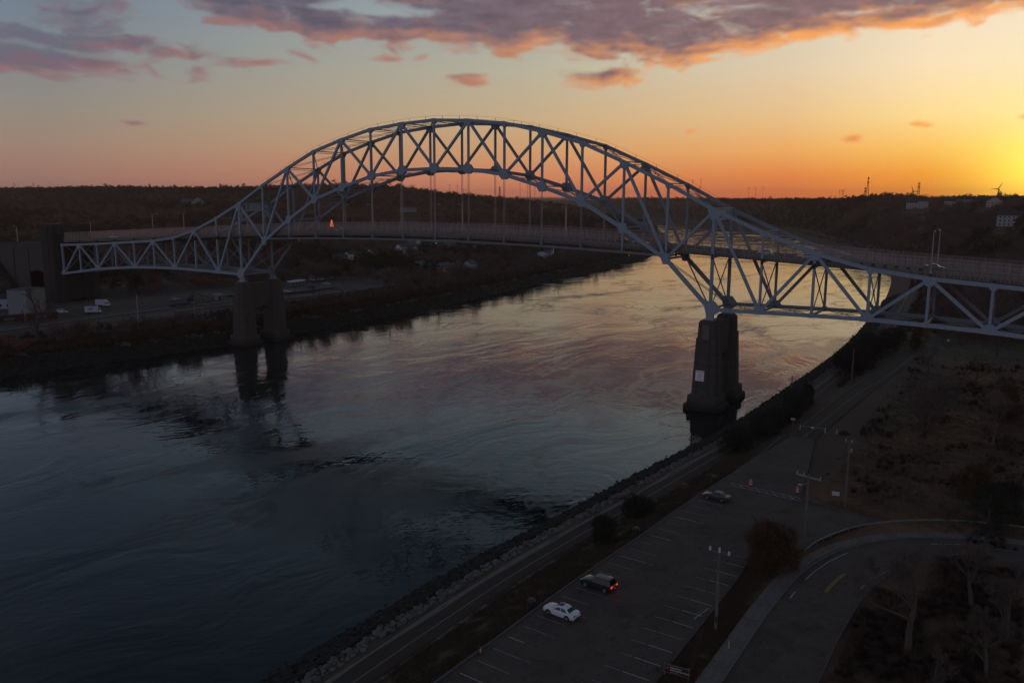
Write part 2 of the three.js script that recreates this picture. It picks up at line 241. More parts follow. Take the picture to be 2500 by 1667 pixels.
{
  // one sheet: rows across the valley, columns following the shores
  const zs = []; for (let z = 420; z > 175; z -= 18) zs.push(z); for (let z = 175; z > -140; z -= 3) zs.push(z); for (let z = -140, d = 4; z > -4600; z -= d, d = min(260, d * 1.045)) zs.push(z);
  const off = [-46, -30, -16, -8, -4, -2, 0, 1.5, 3, 4.5, 6, 7.5, 9, 10.3, 11.5, 12.5, 13.5, 15, 16.2, 17.2, 18.5, 20, 22, 24, 26, 28, 31, 34, 38, 42, 46]; for (let o = 50, d = 5; o < 4200; o += d, d *= 1.06) off.push(o);
  const cols = off.length * 2, pos = [], uv = [], col = [], idx = [];
  for (const z of zs) for (let c = 0; c < cols; c++) {
    const west = c < off.length, o = west ? off[off.length - 1 - c] : off[c - off.length], x = west ? westShore(z) - o : eastShore(z) + o;
    const h = ground(x, z); pos.push(x, h + (o > 55 && z < -60 ? 0.7 * fbm(x / 14, z / 14, 3) : o > 1 ? 0.1 * noise(x / 1.7, z / 1.7) : 0), z); uv.push(x / 7, z / 7);
    const n1 = fbm(x / 16, z / 16, 4), n2 = fbm(x / 70 + 9, z / 70, 4), n3 = noise(x / 2.6, z / 2.6);
    let k; // bare soil and dead winter grass, by place
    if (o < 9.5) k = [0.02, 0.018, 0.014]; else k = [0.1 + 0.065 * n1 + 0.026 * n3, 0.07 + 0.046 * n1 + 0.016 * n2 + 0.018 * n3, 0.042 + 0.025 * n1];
    if (!west && o > 40 && z > -70) { const g = sstep(-0.1, 0.3, n2); k = [lerp(0.18, 0.14, g), lerp(0.076, 0.078, g), lerp(0.042, 0.04, g)].map((q) => q * max(0.25, 1 + 1.3 * n1 + 0.5 * n3 + 0.5 * noise(x * 1.3, z * 1.3))); }
    if (west && o > 14 && o < 150 && z > -190) { const y = sstep(52, 60, o) * (1 - sstep(105, 120, o)); k = k.map((q, i) => lerp(q * 0.7, [0.12, 0.102, 0.092][i] * (1 + 0.9 * n1 + 0.3 * n3), y * sstep(-0.25, 0.1, n2 + 0.15))); }
    if (o > 150 || z < -200) k = [0.1 + 0.06 * n1, 0.053 + 0.028 * n1, 0.036 + 0.014 * n1];
    col.push(...k);
  }
  for (let r = 0; r < zs.length - 1; r++) for (let c = 0; c < cols - 1; c++) { const a = r * cols + c, b = a + cols; idx.push(a, a + 1, b, a + 1, b + 1, b); }
  const g = new THREE.BufferGeometry(); g.setAttribute('position', new THREE.Float32BufferAttribute(pos, 3)); g.setAttribute('uv', new THREE.Float32BufferAttribute(uv, 2)); g.setAttribute('color', new THREE.Float32BufferAttribute(col, 3)); g.setIndex(idx); g.computeVertexNormals();
  structure('ground', g, std(1, 1, 1, 1, { vertexColors: true, map: speckle, bumpMap: speckle, bumpScale: 0.08 }));
}
// ---------------------------------------------------------------- water of the canal: dark, clear surface with current boils, slicks and small ripples
{
  const waves = (seed, list) => { const r = rng(seed), w = []; for (const [n, lo, hi, a] of list) for (let i = 0; i < n; i++) { const k = lo + r() * (hi - lo), th = r() * PI * 2; const kx = Math.round(k * cos(th)), ky = Math.round(k * sin(th)); const kk = hypot(kx, ky) || 1; w.push([kx, ky, r() * 2 * PI, a / kk]); } return (u, v) => { let s = 0; for (const q of w) s += q[3] * sin(2 * PI * (q[0] * u + q[1] * v) + q[2]); return s; }; };
  const fw = waves(3, [[14, 9, 22, 0.8], [30, 22, 62, 1.1]]);
  const ripple = gray(1024, 1024, (u, v) => { const du = 0.02 * fbm(u * 4, v * 4, 3, 4), dv = 0.02 * fbm(u * 4 + 7, v * 4, 3, 4); return 0.5 + 0.32 * fw(u + du, v + dv) * (0.55 + 0.6 * sstep(-0.2, 0.3, fbm(u * 3 + 1, v * 3, 3, 3))); });
  // slicks and boils drawn out along the current (z), swirled
  const patch = (u, v) => { const a = fbm(u * 5, v * 3, 4, 15) * 0.22, b = fbm(u * 5 + 4, v * 3 + 8, 4, 15) * 0.22; return fbm((u + a) * 9, (v + b) * 4, 6, 36, 0.56); };
  const rough = gray(1024, 1024, (u, v) => { const p = patch(u, v); const q = patch(u * 2, v * 2), w = 0.05 + 0.09 * (0.5 + noise(u * 14 + 3, v * 8, 14 * 8)), fil = sstep(w, 0.0, abs(q - 0.04)) * sstep(-0.35, 0.3, noise(u * 11, v * 6 + 5, 66)); return 0.052 + 0.17 * sstep(0.0, 0.34, p) + 0.15 * fil + 0.05 * noise(u * 60, v * 30, 60); });
  const swell = gray(1024, 1024, (u, v) => { const e = 1 / 1024, s = 26, q = (x, y) => patch(x + 0.37, y + 0.21), c = q(u, v); return [0.5 + s * (c - q(u + e, v)) * 0.06, 0.5 + s * (c - q(u, v + e)) * 0.06, 1]; });
  const g = new THREE.PlaneGeometry(3600, 3900, 1, 1); g.rotateX(-PI / 2); g.translate(-1500, 0, -1550); const p = g.attributes.position, uv = g.attributes.uv; for (let i = 0; i < 4; i++) uv.setXY(i, p.getX(i) / 46, p.getZ(i) / 46);
  const clone = (t, s) => { const c = t.clone(); c.repeat.set(s, s); c.needsUpdate = true; return c; };
  const m = new THREE.MeshPhysicalMaterial({ color: new THREE.Color().setRGB(0.006, 0.012, 0.014), roughness: 1, metalness: 0, ior: 1.34, bumpMap: ripple, bumpScale: 0.055, roughnessMap: clone(rough, 46 / 330), normalMap: clone(swell, 46 / 330), normalScale: new THREE.Vector2(0.3, 0.3) });
  structure('canal_water', g, m);
}

// ---------------------------------------------------------------- the arch truss bridge
const PANEL = 13.4112, TZ = [0, -15.68], nodeX = (n) => (n - 7) * PANEL;
const LOW = [21.82, 23.57, 25.33, 26.3, 27.26, 27.75, 28.09, 28.0, 27.85, 27.57, 40.9, 49.17, 56.62, 60.91, 64.63, 66.47, 66.81]; // node -9 .. 7, the other half mirrors it
const TOP = [35.03, 35.62, 36.37, 37.2, 38.1, 38.95, 40.6, 43.94, 48.9, 54.6, 61.52, 67.69, 73.37, 77.07, 80.09, 81.44, 82.1];
const half = (n) => (n <= 7 ? n : 14 - n) + 9, low = (n) => LOW[half(n)], top = (n) => TOP[half(n)];
const deckY = (x) => { const a = abs(x); return a < 94 ? 45.6 - 0.00027 * a * a : 43.214 - 0.0508 * (a - 94); };
const bridge = thing('arch_bridge', 'long pale blue-grey steel arch truss road bridge crossing the canal', 'bridge');
const rb = rng(77);
function bmesh(name, geo, mat) { return mesh(name, UV1(merge([].concat(geo)), 4), mat, bridge); }
for (const z of TZ) {
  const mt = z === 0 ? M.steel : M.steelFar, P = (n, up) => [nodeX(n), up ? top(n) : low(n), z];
  for (let n = -9; n < 23; n++) {
    bmesh('upper_chord', channel(P(n, 1), P(n + 1, 1), 0.95, 0.8), mt);
    bmesh('lower_chord', channel(P(n, 0), P(n + 1, 0), n >= 0 && n < 14 ? 1.05 : 0.95, 0.8), mt);
    const odd = abs(n) % 2 === 1; bmesh('diagonal', channel(P(n, odd ? 0 : 1), P(n + 1, odd ? 1 : 0), 0.78, 0.66), mt);
  }
  for (let n = -9; n <= 23; n++) {
    const main = n >= 0 && n <= 14, odd = abs(n) % 2 === 1, pier = n === 0 || n === 14;
    bmesh('vertical', channel(P(n, 0), P(n, 1), pier ? 0.85 : 0.62, 0.6), mt);
    // gusset plates on both faces of the truss, slanted with the chord
    const gus = (up, r, rv) => {
      const f = up ? top : low, x = nodeX(n), y = f(n), a = n > -9 ? atan2(y - f(n - 1), PANEL) : 0, b = n < 23 ? atan2(f(n + 1) - y, PANEL) : 0, s = up ? -1 : 1, q = [];
      q.push([x - r * cos(a), y - r * sin(a) + 0.52], [x, y + 0.56], [x + r * cos(b), y + r * sin(b) + 0.52]);
      q.push([x + r * cos(b), y + r * sin(b) - 0.52], [x, y - 0.56], [x - r * cos(a), y - r * sin(a) - 0.52]);
      const v = s * rv; if (up) q.splice(4, 1, [x + r * 0.45, y + v], [x - r * 0.45, y + v]); else q.splice(1, 1, [x - r * 0.45, y + v], [x + r * 0.45, y + v]);
      if (!up && main && !pier) { const k = q.findIndex((p) => p[0] === x); q.splice(k, 1, [x + r * 0.42, y - 1.45], [x - r * 0.42, y - 1.45]); }
      if (!up && pier) { const k = q.findIndex((p) => p[0] === x); q.splice(k, 1, [x + 1.0, y - 1.5], [x - 1.0, y - 1.5]); }
      bmesh('gusset_plate', [plate(q, 0.07, z + 0.43), plate(q, 0.07, z - 0.43)], mt);
    };
    gus(true, odd ? 0.95 : pier ? 2.1 : 1.55, odd ? 1.15 : pier ? 2.6 : 1.75);
    gus(false, pier ? 2.5 : odd || main ? 1.75 : 0.8, pier ? 2.3 : odd ? 1.7 : main ? 1.5 : 0.8);
    if (pier) bmesh('bearing', [box(2.0, 1.5, 1.1, nodeX(n), low(n) - 1.9, z), box(2.9, 0.45, 2.6, nodeX(n), low(n) - 2.75, z), rod([nodeX(n), low(n) - 1.2, z - 0.75], [nodeX(n), low(n) - 1.2, z + 0.75], 0.45, 0.45, 12)], mt);
    if (n >= 3 && n <= 11) { const y0 = low(n) - 1.2, y1 = deckY(nodeX(n)) - 1.4; bmesh('hanger', [-0.22, 0.22].map((d) => rod([nodeX(n) + d, y1, z], [nodeX(n) + d, y0, z], 0.075, 0.075, 6)), M.steelFar); }
    if (n === 2 || n === 12) bmesh('hanger', box(0.5, low(n) - deckY(nodeX(n)) + 0.5, 0.5, nodeX(n), (low(n) + deckY(nodeX(n))) / 2 - 1, z), mt);
  }
  // hand lines and little posts on the top of the upper chord
  for (let n = -1; n < 15; n++) for (let k = 0; k < 2; k++) { const t = (k + 0.5) / 2, x = lerp(nodeX(n), nodeX(n + 1), t), y = lerp(top(n), top(n + 1), t) + 0.45; bmesh('handline_post', bar([x, y, z], [x, y + 0.95, z], 0.09, 0.09), M.darkMetal); }
  { const c = new THREE.CatmullRomCurve3(Array.from({ length: 17 }, (_, i) => V(nodeX(i - 1), top(i - 1) + 1.35, z))); bmesh('handline', new THREE.TubeGeometry(c, 64, 0.025, 4), M.darkMetal); }
  // light tie girder along the deck edge between the arch ends
  for (let n = 1; n < 13; n++) { const x0 = nodeX(n), x1 = nodeX(n + 1); bmesh('tie_girder', [bar([x0, deckY(x0) - 2.05, z], [x1, deckY(x1) - 2.05, z], 0.5, 0.55), bar([x0, deckY(x0) - 1.75, z], [x1, deckY(x1) - 1.75, z], 0.08, 0.75)], M.tie); }
}
const ZN = TZ[0], ZF = TZ[1], ZC = (ZN + ZF) / 2;
// cross struts and laced wind bracing between the two trusses
for (let n = -3; n <= 17; n++) {
  const x = nodeX(n), y = top(n);
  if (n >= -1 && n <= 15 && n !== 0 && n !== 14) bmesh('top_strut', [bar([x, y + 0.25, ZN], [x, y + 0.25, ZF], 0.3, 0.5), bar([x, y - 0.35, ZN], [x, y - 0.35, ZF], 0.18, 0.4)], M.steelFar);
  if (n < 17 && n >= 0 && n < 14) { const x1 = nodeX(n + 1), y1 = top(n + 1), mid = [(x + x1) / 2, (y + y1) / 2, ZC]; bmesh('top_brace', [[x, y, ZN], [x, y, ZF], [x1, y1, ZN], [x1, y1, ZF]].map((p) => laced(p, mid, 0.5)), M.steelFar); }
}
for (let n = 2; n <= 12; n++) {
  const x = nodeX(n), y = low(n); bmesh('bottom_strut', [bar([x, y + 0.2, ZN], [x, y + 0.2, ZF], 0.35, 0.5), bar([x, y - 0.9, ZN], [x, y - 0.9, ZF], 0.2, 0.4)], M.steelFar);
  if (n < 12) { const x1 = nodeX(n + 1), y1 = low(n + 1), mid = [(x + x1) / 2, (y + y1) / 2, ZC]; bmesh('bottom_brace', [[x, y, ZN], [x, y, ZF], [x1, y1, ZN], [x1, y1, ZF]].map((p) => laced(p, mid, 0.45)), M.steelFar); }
}
for (let n = -9; n <= 23; n++) { // side spans and haunches: bottom laterals and sway frames under the deck
  if (n > 1 && n < 13) continue;
  const x = nodeX(n), y = low(n), yd = deckY(x) - 1.6;
  bmesh('bottom_strut', bar([x, y, ZN], [x, y, ZF], 0.5, 0.5), M.steelFar);
  if (n !== 1 && n !== 13 || true) { bmesh('sway_brace', [bar([x, y + 0.4, ZN - 0.3], [x, yd, ZF + 0.3], 0.26, 0.22), bar([x, yd, ZN - 0.3], [x, y + 0.4, ZF + 0.3], 0.26, 0.22), box(0.3, 1.0, 1.0, x, (y + 0.4 + yd) / 2, ZC)], M.steelFar); }
  if (n < 23 && n !== 1) { const x1 = nodeX(n + 1), y1 = low(n + 1), mid = [(x + x1) / 2, (y + y1) / 2, ZC]; bmesh('bottom_brace', [[x, y, ZN], [x, y, ZF], [x1, y1, ZN], [x1, y1, ZF]].map((p) => laced(p, mid, 0.4)), M.steelFar); }
}
for (const n of [0, 14]) { // portal frames over the piers: deep web with openings, curved soffit
  const x = nodeX(n), y = top(n); const s = new THREE.Shape(); s.moveTo(ZF + 0.4, 0.6); s.lineTo(ZN - 0.4, 0.6); s.lineTo(ZN - 0.4, -5.2); s.lineTo(ZN - 1.3, -5.2); s.quadraticCurveTo(ZN - 1.9, -3.0, ZN - 4.2, -2.55); s.lineTo(ZF + 4.2, -2.55); s.quadraticCurveTo(ZF + 1.9, -3.0, ZF + 1.3, -5.2); s.lineTo(ZF + 0.4, -5.2); s.closePath();
  for (const [c, w] of [[ZN - 2.6, 1.3], [ZN - 4.6, 0.9], [ZF + 2.6, 1.3], [ZF + 4.6, 0.9]]) { const h = new THREE.Path(); h.moveTo(c - w / 2, 0.2); h.lineTo(c + w / 2, 0.2); h.lineTo(c + w / 2, -1.9); h.lineTo(c - w / 2, -1.9); h.closePath(); s.holes.push(h); }
  const g = new THREE.ExtrudeGeometry(s, { depth: 0.5, bevelEnabled: false }); g.rotateY(-PI / 2); g.translate(x + 0.25, y - 0.2, 0); bmesh('portal_frame', [clean(g), bar([x, y + 0.5, ZN], [x, y + 0.5, ZF], 0.16, 1.0)], M.steel);
}
// deck: slab, roadway, stringers, floor beams, parapets with posts, tall fine-mesh safety fences
const XS = []; for (let n = -9; n < 23; n++) for (let k = 0; k < 5; k++) XS.push(nodeX(n) + k * PANEL / 5); XS.push(nodeX(23));
function sweep(profile, xs = XS) { // profile: closed [z, dy] outline, clockwise seen from +x
  const gs = [], m = profile.length, pos = [], uv = [], idx = [];
  for (const x of xs) for (let i = 0; i < m; i++) { pos.push(x, deckY(x) + profile[i][1], profile[i][0]); uv.push(x / 4, (profile[i][0] + profile[i][1]) / 4); }
  for (let r = 0; r < xs.length - 1; r++) for (let i = 0; i < m; i++) { const a = r * m + i, b = r * m + (i + 1) % m; idx.push(a, b, a + m, b, b + m, a + m); }
  const g = new THREE.BufferGeometry(); g.setAttribute('position', new THREE.Float32BufferAttribute(pos, 3)); g.setAttribute('uv', new THREE.Float32BufferAttribute(uv, 2)); g.setIndex(idx); const q = g.toNonIndexed(); q.computeVertexNormals(); return q;
}
const rect = (z0, z1, y0, y1) => [[z0, y0], [z0, y1], [z1, y1], [z1, y0]];
const bpart = (name, geo, mat) => mesh(name, geo, mat, bridge);
bpart('deck_slab', sweep(rect(-14.85, -0.8, -0.36, 0)), M.deckSlab);
bpart('roadway', sweep(rect(-13.7, -1.95, -0.1, 0.03)), M.bridgeRoad);
bpart('centre_line', [sweep(rect(-7.98, -7.84, 0, 0.036)), sweep(rect(-7.74, -7.6, 0, 0.036))], M.palYellow);
for (let i = 0; i < 6; i++) { const z = -2.1 - i * 2.3; bpart('stringer', sweep(rect(z - 0.2, z + 0.2, -1.15, -0.36)), M.girder); }
for (const [z, s] of [[-0.72, 1], [-14.93, -1]]) {
  bpart('fascia_beam', sweep(rect(z - 0.12, z + 0.12, -1.05, -0.3)), M.deckRust);
  bpart('fascia_plate', XS.slice(0, -1).flatMap((x, i) => [0, 1, 2].map((k) => { const xx = x + (k + 0.35 + 0.3 * rb()) * PANEL / 15; return box(0.16 + 0.35 * rb(), 0.62, 0.06, xx, deckY(xx) - 0.68, z + s * 0.15); })), M.deckSlab);
  bpart('parapet', sweep(rect(z - 0.13 - s * 0.2, z + 0.13 - s * 0.2, -0.02, 0.55)), M.deckSlab);
  const zr = z - s * 0.2, railing = bpart('railing', [sweep(rect(zr - 0.06, zr + 0.06, 1.38, 1.5)), sweep(rect(zr - 0.04, zr + 0.04, 0.95, 1.02))], M.railMetal);
  for (const x of XS) mesh('rail_post', box(0.13, 1.0, 0.13, x, deckY(x) + 0.95, zr + s * 0.02), M.railMetal, railing);
  if (s > 0) for (let n = 15; n < 20; n++) for (let k = 0; k < 5; k++) { const x = nodeX(n) + k * PANEL / 5 + 0.4; if (x > nodeX(16) && x < nodeX(18)) mesh('parapet_block', box(0.75, 0.75, 0.3, x, deckY(x) + 0.5, zr + 0.3), M.paleConcrete, railing); }
  const fence = bpart('safety_fence', [3.5, 2.5, 1.9].map((h) => sweep(rect(zr - s * 0.45 - 0.025, zr - s * 0.45 + 0.025, h, h + 0.05))), M.mesh);
  for (let i = 0; i < XS.length; i++) { const x = XS[i]; mesh('fence_post', bar([x, deckY(x) + 0.4, zr - s * 0.45], [x, deckY(x) + 3.55, zr - s * 0.45], 0.05, 0.05), M.mesh, fence); }
  const w = []; for (let x = XS[0]; x < XS[XS.length - 1]; x += 0.1) { const y = deckY(x), q = 0.0075; w.push([x, y]); }
  { const pos = [], nor = [], idx = []; w.forEach(([x, y], i) => { const q = 0.0085, zz = zr - s * 0.45; for (const [dx, dz] of [[-q, 0], [0, q], [q, 0], [0, -q]]) for (const h of [0.5, 3.5]) { pos.push(x + dx, y + h, zz + dz); nor.push(dx / q, 0, dz / q); } const o = i * 8; for (let k = 0; k < 4; k++) { const a = o + k * 2, b = o + ((k + 1) % 4) * 2; idx.push(a, b, a + 1, b, b + 1, a + 1); } });
    const g = new THREE.BufferGeometry(); g.setAttribute('position', new THREE.Float32BufferAttribute(pos, 3)); g.setAttribute('normal', new THREE.Float32BufferAttribute(nor, 3)); g.setIndex(idx); const pk = mesh('fence_wires', g, M.mesh, fence); pk.userData.kind = 'stuff'; }
}
for (let n = -9; n <= 23; n++) { const x = nodeX(n), y = deckY(x); bpart('floor_beam', [box(0.5, n > 0 && n < 14 ? 1.35 : 1.0, 15.2, x, y - 0.95, ZC), box(0.62, 1.5, 0.62, x, y - 1.15, ZN), box(0.62, 1.5, 0.62, x, y - 1.15, ZF)], n > 0 && n < 14 ? M.tie : M.girder); }
bpart('conduit', sweep([[-0.42, -1.55], [-0.36, -1.45], [-0.3, -1.55]], XS.filter((x) => x > 74)), M.darkMetal);
bpart('inspection_cradle', [box(7, 0.1, 0.1, 6, deckY(6) - 0.75, 0.45), box(7, 0.1, 0.1, 6, deckY(6) - 1.7, 0.45), ...[2.5, 4.2, 6, 7.8, 9.5].map((x) => box(0.1, 1.7, 0.1, x, deckY(6) - 1.1, 0.45))], M.railMetal);
for (const [x, z] of [[nodeX(13) - 1.2, 0.7], [nodeX(13) + 1.5, 0.7]]) bpart('bracket', bar([x, deckY(x) - 2.2, z], [x, deckY(x) - 1.2, z], 0.2, 0.2), M.galv);
bpart('truss_end_frame', [0, 1].map((k) => box(0.7, 13.5, 0.7, nodeX(-9) - 0.4, 28.4, TZ[k])), M.steelFar);

// ---------------------------------------------------------------- piers, tower abutment
function loft(rings, closeTop = true) { // rings of equal point count, [x, y, z]
  const m = rings[0].length, pos = [], idx = []; rings.forEach((r) => r.forEach((p) => pos.push(...p)));
  for (let r = 0; r < rings.length - 1; r++) for (let i = 0; i < m; i++) { const a = r * m + i, b = r * m + (i + 1) % m; idx.push(a, a + m, b, b, a + m, b + m); }
  if (closeTop) { const n = rings.length - 1, c = rings[n].reduce((s, p) => [s[0] + p[0] / m, s[1] + p[1] / m, s[2] + p[2] / m], [0, 0, 0]); pos.push(...c); for (let i = 0; i < m; i++) idx.push(n * m + i, rings.length * m, n * m + (i + 1) % m); }
  const g = new THREE.BufferGeometry(); g.setAttribute('position', new THREE.Float32BufferAttribute(pos, 3)); g.setIndex(idx); const q = g.toNonIndexed(); q.computeVertexNormals(); return q;
}
// outline of a pier leg: square with stepped corners and a proud pilaster in each face
const legOutline = (a, b) => { const q = [], c = [[1, 0], [0, 1], [-1, 0], [0, -1]]; for (let k = 0; k < 4; k++) { const [ux, uz] = c[k], [vx, vz] = [-uz, ux]; for (const [f, s] of [[0.86, -0.78], [0.93, -0.56], [0.93, -0.4], [1, -0.36], [1, 0.36], [0.93, 0.4], [0.93, 0.56], [0.86, 0.78]]) q.push([(ux * f + vx * s) * a, (uz * f + vz * s) * b]); } return q; };
const tide = (g) => { const p = g.attributes.position, c = new Float32Array(p.count * 3); for (let i = 0; i < p.count; i++) { const y = p.getY(i) + 0.5 * noise(p.getX(i), p.getZ(i)), k = lerp(0.28, 1, sstep(0.6, 3.2, y)); c.set([k, k, k * lerp(0.9, 1, k)], i * 3); } g.setAttribute('color', new THREE.BufferAttribute(c, 3)); return g; };
const tideConcrete = M.concrete.clone(); tideConcrete.vertexColors = true;
function pier(n, label) {
  const t = thing('bridge_pier', label, 'pier', [nodeX(n), 0, 0]);
  for (const z of TZ) {
    const ring = (y, w) => legOutline(w / 2, w / 2).map(([x, zz]) => [x, y, z + zz]);
    mesh('shaft', UV1(loft([ring(3.6, 7.9), ring(19.6, 6.5)]), 8), M.concrete, t);
    mesh('cap_block', UV1(loft([ring(19.55, 5.9), ring(23.9, 5.5), ring(24.5, 4.9)]), 8), M.concrete, t);
    const sq = (y, w, k = 0.12) => { const h = w / 2, c = h * (1 - k); return [[h, c], [c, h], [-c, h], [-h, c], [-h, -c], [-c, -h], [c, -h], [h, -c]].map(([x, zz]) => [x, y, z + zz]); };
    mesh('base_course', tide(UV1(loft([sq(1.4, 8.7), sq(2.2, 8.63), sq(3, 8.56), sq(3.75, 8.5)]), 8)), tideConcrete, t);
    for (const y of [6.6, 9.6, 12.6, 15.6, 18.4]) mesh('form_joint', UV1(loft([ring(y, lerp(7.9, 6.5, (y - 3.6) / 16) + 0.05), ring(y + 0.14, lerp(7.9, 6.5, (y - 3.46) / 16) + 0.05)], false), 8), M.towerStone, t);
    mesh('plinth', tide(UV1(loft([sq(-4, 10.6, 0.2), sq(0.5, 10.45, 0.2), sq(1.1, 10.4, 0.2), sq(1.5, 9.9, 0.2)]), 8)), tideConcrete, t);
  }
  // wall between the legs with an arched soffit
  const s = new THREE.Shape(); const a = ZF + 1.5, b = ZN - 1.5; s.moveTo(a, 23.9); s.lineTo(b, 23.9); s.lineTo(b, 13.2); s.lineTo(ZN - 3.4, 13.2); s.quadraticCurveTo(ZC, 16.2, ZF + 3.4, 13.2); s.lineTo(a, 13.2); s.closePath();
  const wallGeo = (d) => { const g = new THREE.ExtrudeGeometry(s, { depth: d, bevelEnabled: false, curveSegments: 14 }); g.rotateY(-PI / 2); g.translate(d / 2, 0, 0); return clean(g); };
  mesh('cross_wall', UV1(wallGeo(3.6), 8), M.concrete, t);
  mesh('panel', UV1(box(3.9, 4.6, 7.2, 0, 21.4, ZC), 8), M.concrete, t);
  mesh('bearing_seat', [box(3.6, 0.35, 3.6, 0, 24.6, ZN), box(3.6, 0.35, 3.6, 0, 24.6, ZF)], M.paleConcrete, t);
  return t;
}
pier(0, 'grey concrete twin-leg bridge pier at the far bank with an arch between its legs');
const pierE = pier(14, 'dark concrete twin-leg bridge pier near the closer bank carrying a white sign');
// pale patch of newer concrete on the cap of the near leg
for (const [x, zz, w, d] of [[0, 2.92, 1.9, 0.08]]) mesh('patch', box(w, 4.0, d, x, 21.6, zz), M.slab, pierE);
{
  const t = thing('speed_sign', 'large white speed limit sign with red border fixed to the concrete pier', 'sign', [nodeX(14) - 0.9, 9.6, 3.78]); t.rotation.x = -0.044;
  mesh('frame', [box(2.7, 0.12, 0.14, 0, 1.6, 0), box(2.7, 0.12, 0.14, 0, -1.6, 0)], M.rust, t);
  const cv = document.createElement('canvas'); cv.width = 512; cv.height = 608; const c = cv.getContext('2d'); c.fillStyle = '#e9edf2'; c.fillRect(0, 0, 512, 608); c.strokeStyle = '#c0281e'; c.lineWidth = 20; c.strokeRect(14, 14, 484, 580); c.fillStyle = '#20242c'; c.textAlign = 'center'; c.font = 'bold 76px sans-serif'; c.fillText('SPEED LIMIT', 256, 118); c.fillText('NO WAKE', 256, 552);
  c.strokeStyle = '#b3261e'; c.lineWidth = 22; c.beginPath(); c.arc(256, 306, 132, 0, 7); c.stroke(); c.font = 'bold 88px sans-serif'; c.fillText('10', 256, 300); c.font = 'bold 74px sans-serif'; c.fillText('MPH', 256, 374);
  const tx = new THREE.CanvasTexture(cv); tx.colorSpace = THREE.SRGBColorSpace; tx.magFilter = THREE.LinearFilter;
  const face = new THREE.PlaneGeometry(2.56, 3.04); face.translate(0, 0, 0.062); mesh('face', clean(face), new THREE.MeshStandardMaterial({ map: tx, roughness: 0.5 }), t); mesh('panel', box(2.6, 3.1, 0.1), M.galv, t);
}
{
  const t = thing('bridge_abutment', 'dark stone tower abutment with concrete wing wall at the left end of the bridge', 'abutment', [0, 0, 0]);
  const tower = (zc, x0, x1, d) => { const c = (x0 + x1) / 2, w = (x1 - x0) / 2, r = (y, k) => legOutline(w * k, d / 2 * k).map(([x, zz]) => [c + x * 1.1, y, zc + zz * 1.1]); return UV1(loft([r(5, 1.04), r(40.2, 0.98), r(40.3, 0.9), r(43.2, 0.88), r(43.3, 0.8), r(44.4, 0.78)]), 8); };
  mesh('tower', tower(-0.6, -227.5, -217.6, 7.5), M.towerStone, t); mesh('tower', tower(-15.2, -227.2, -216.6, 7.5), M.towerStone, t);
  mesh('cross_wall', UV1(box(8, 26, 9, -222, 22, ZC), 8), M.towerStone, t);
  const s = new THREE.Shape(); s.moveTo(-226, 36.4); s.lineTo(-330, 30.6); s.lineTo(-330, 6); s.lineTo(-243.5, 6); s.lineTo(-243.5, 20.4); s.quadraticCurveTo(-236, 24.2, -229, 20.4); s.lineTo(-229, 6); s.lineTo(-226, 6); s.closePath();
  const g = new THREE.ExtrudeGeometry(s, { depth: 1.2, bevelEnabled: false }); g.translate(0, 0, -0.6); mesh('wing_wall', UV1(clean(g), 8), M.paleConcrete, t);
  mesh('arch_chamber', UV1(box(14.6, 18, 0.5, -236.2, 15, -6), 8), M.towerStone, t);
  for (const x of [-243, -256, -269, -282]) mesh('pilaster', UV1(box(0.9, 24, 0.5, x, 20.6, 0.75), 8), M.paleConcrete, t);
  mesh('coping', UV1(bar([-226, 36.55, 0], [-330, 30.75, 0], 0.5, 1.7), 4), M.paleConcrete, t);
  mesh('deck_fill', UV1(bar([-216, 35.4, ZC], [-330, 29.2, ZC], 1.6, 15), 4), M.bridgeRoad, t);
  mesh('far_wall', UV1(box(100, 26, 1.2, -276, 18, -16), 8), M.paleConcrete, t);
  // earth slope in front of the wing wall
  const e = loft([[[-246, 8.5, 1], [-246, 8.5, 18], [-340, 8.5, 26], [-340, 8.5, 1]], [[-270, 26, 0.8], [-270, 26, 1.2], [-340, 29, 3], [-340, 29, 0.8]]]); mesh('embankment', UV1(e, 6), M.brushDark, t);
  const e2 = t.clone(); e2.name = numbered('bridge_abutment'); e2.rotation.y = PI; e2.position.z = -15.68; scene.add(e2); tag(e2, 'dark stone tower abutment with wing wall at the right end of the bridge', 'abutment');
}

// ---------------------------------------------------------------- near bank: path, verge, car park, roads, pavement
const G0 = (x, z) => ground(x, z);
const eastPath = (s, z0, z1, n = 24) => Array.from({ length: n }, (_, i) => { const z = lerp(z0, z1, i / (n - 1)); return [eastShore(z) + s, z]; });
structure('service_path', strip(eastPath(14.8, 180, -480, 40), 3.5, G0, 0.06), M.asphalt);
structure('path_gravel', strip(eastPath(12.5, 180, -300, 40), (t) => 0.9 + 0.5 * sin(t * 91) * sin(t * 37), G0, 0.05), M.gravel);
structure('verge_gravel', strip(eastPath(17.1, 180, 60, 30), (t) => 0.5 + 0.35 * sin(t * 71) * sin(t * 29), G0, 0.055), M.gravel);
structure('path_line', strip(eastPath(14.9, 180, -480, 40), 0.13, G0, 0.075), M.palYellow);
const LOT = [[117.4, 180], [119.2, 146], [119.6, 135], [120.4, 123.4], [121.4, 111], [122.2, 97.3], [124.2, 75.3], [127.5, 44.4], [132.4, 44.6], [135.6, 64], [138.4, 83.6], [143, 85], [147.1, 86.6], [150.5, 88.5], [147.5, 94.5], [145, 100.5], [143.6, 105], [140, 107.2], [136.8, 108], [138.2, 112], [138.6, 120], [138.6, 180]];
const lotH = (x, z) => 7.58 + (x - 119) * 0.0205;
{ // car park surface, cut into a grid so that it follows the gentle fall
  const g = polySheet(LOT, lotH, 0); structure('parking_lot', g, M.oldAsphalt);
}
const lotY = 7.56;
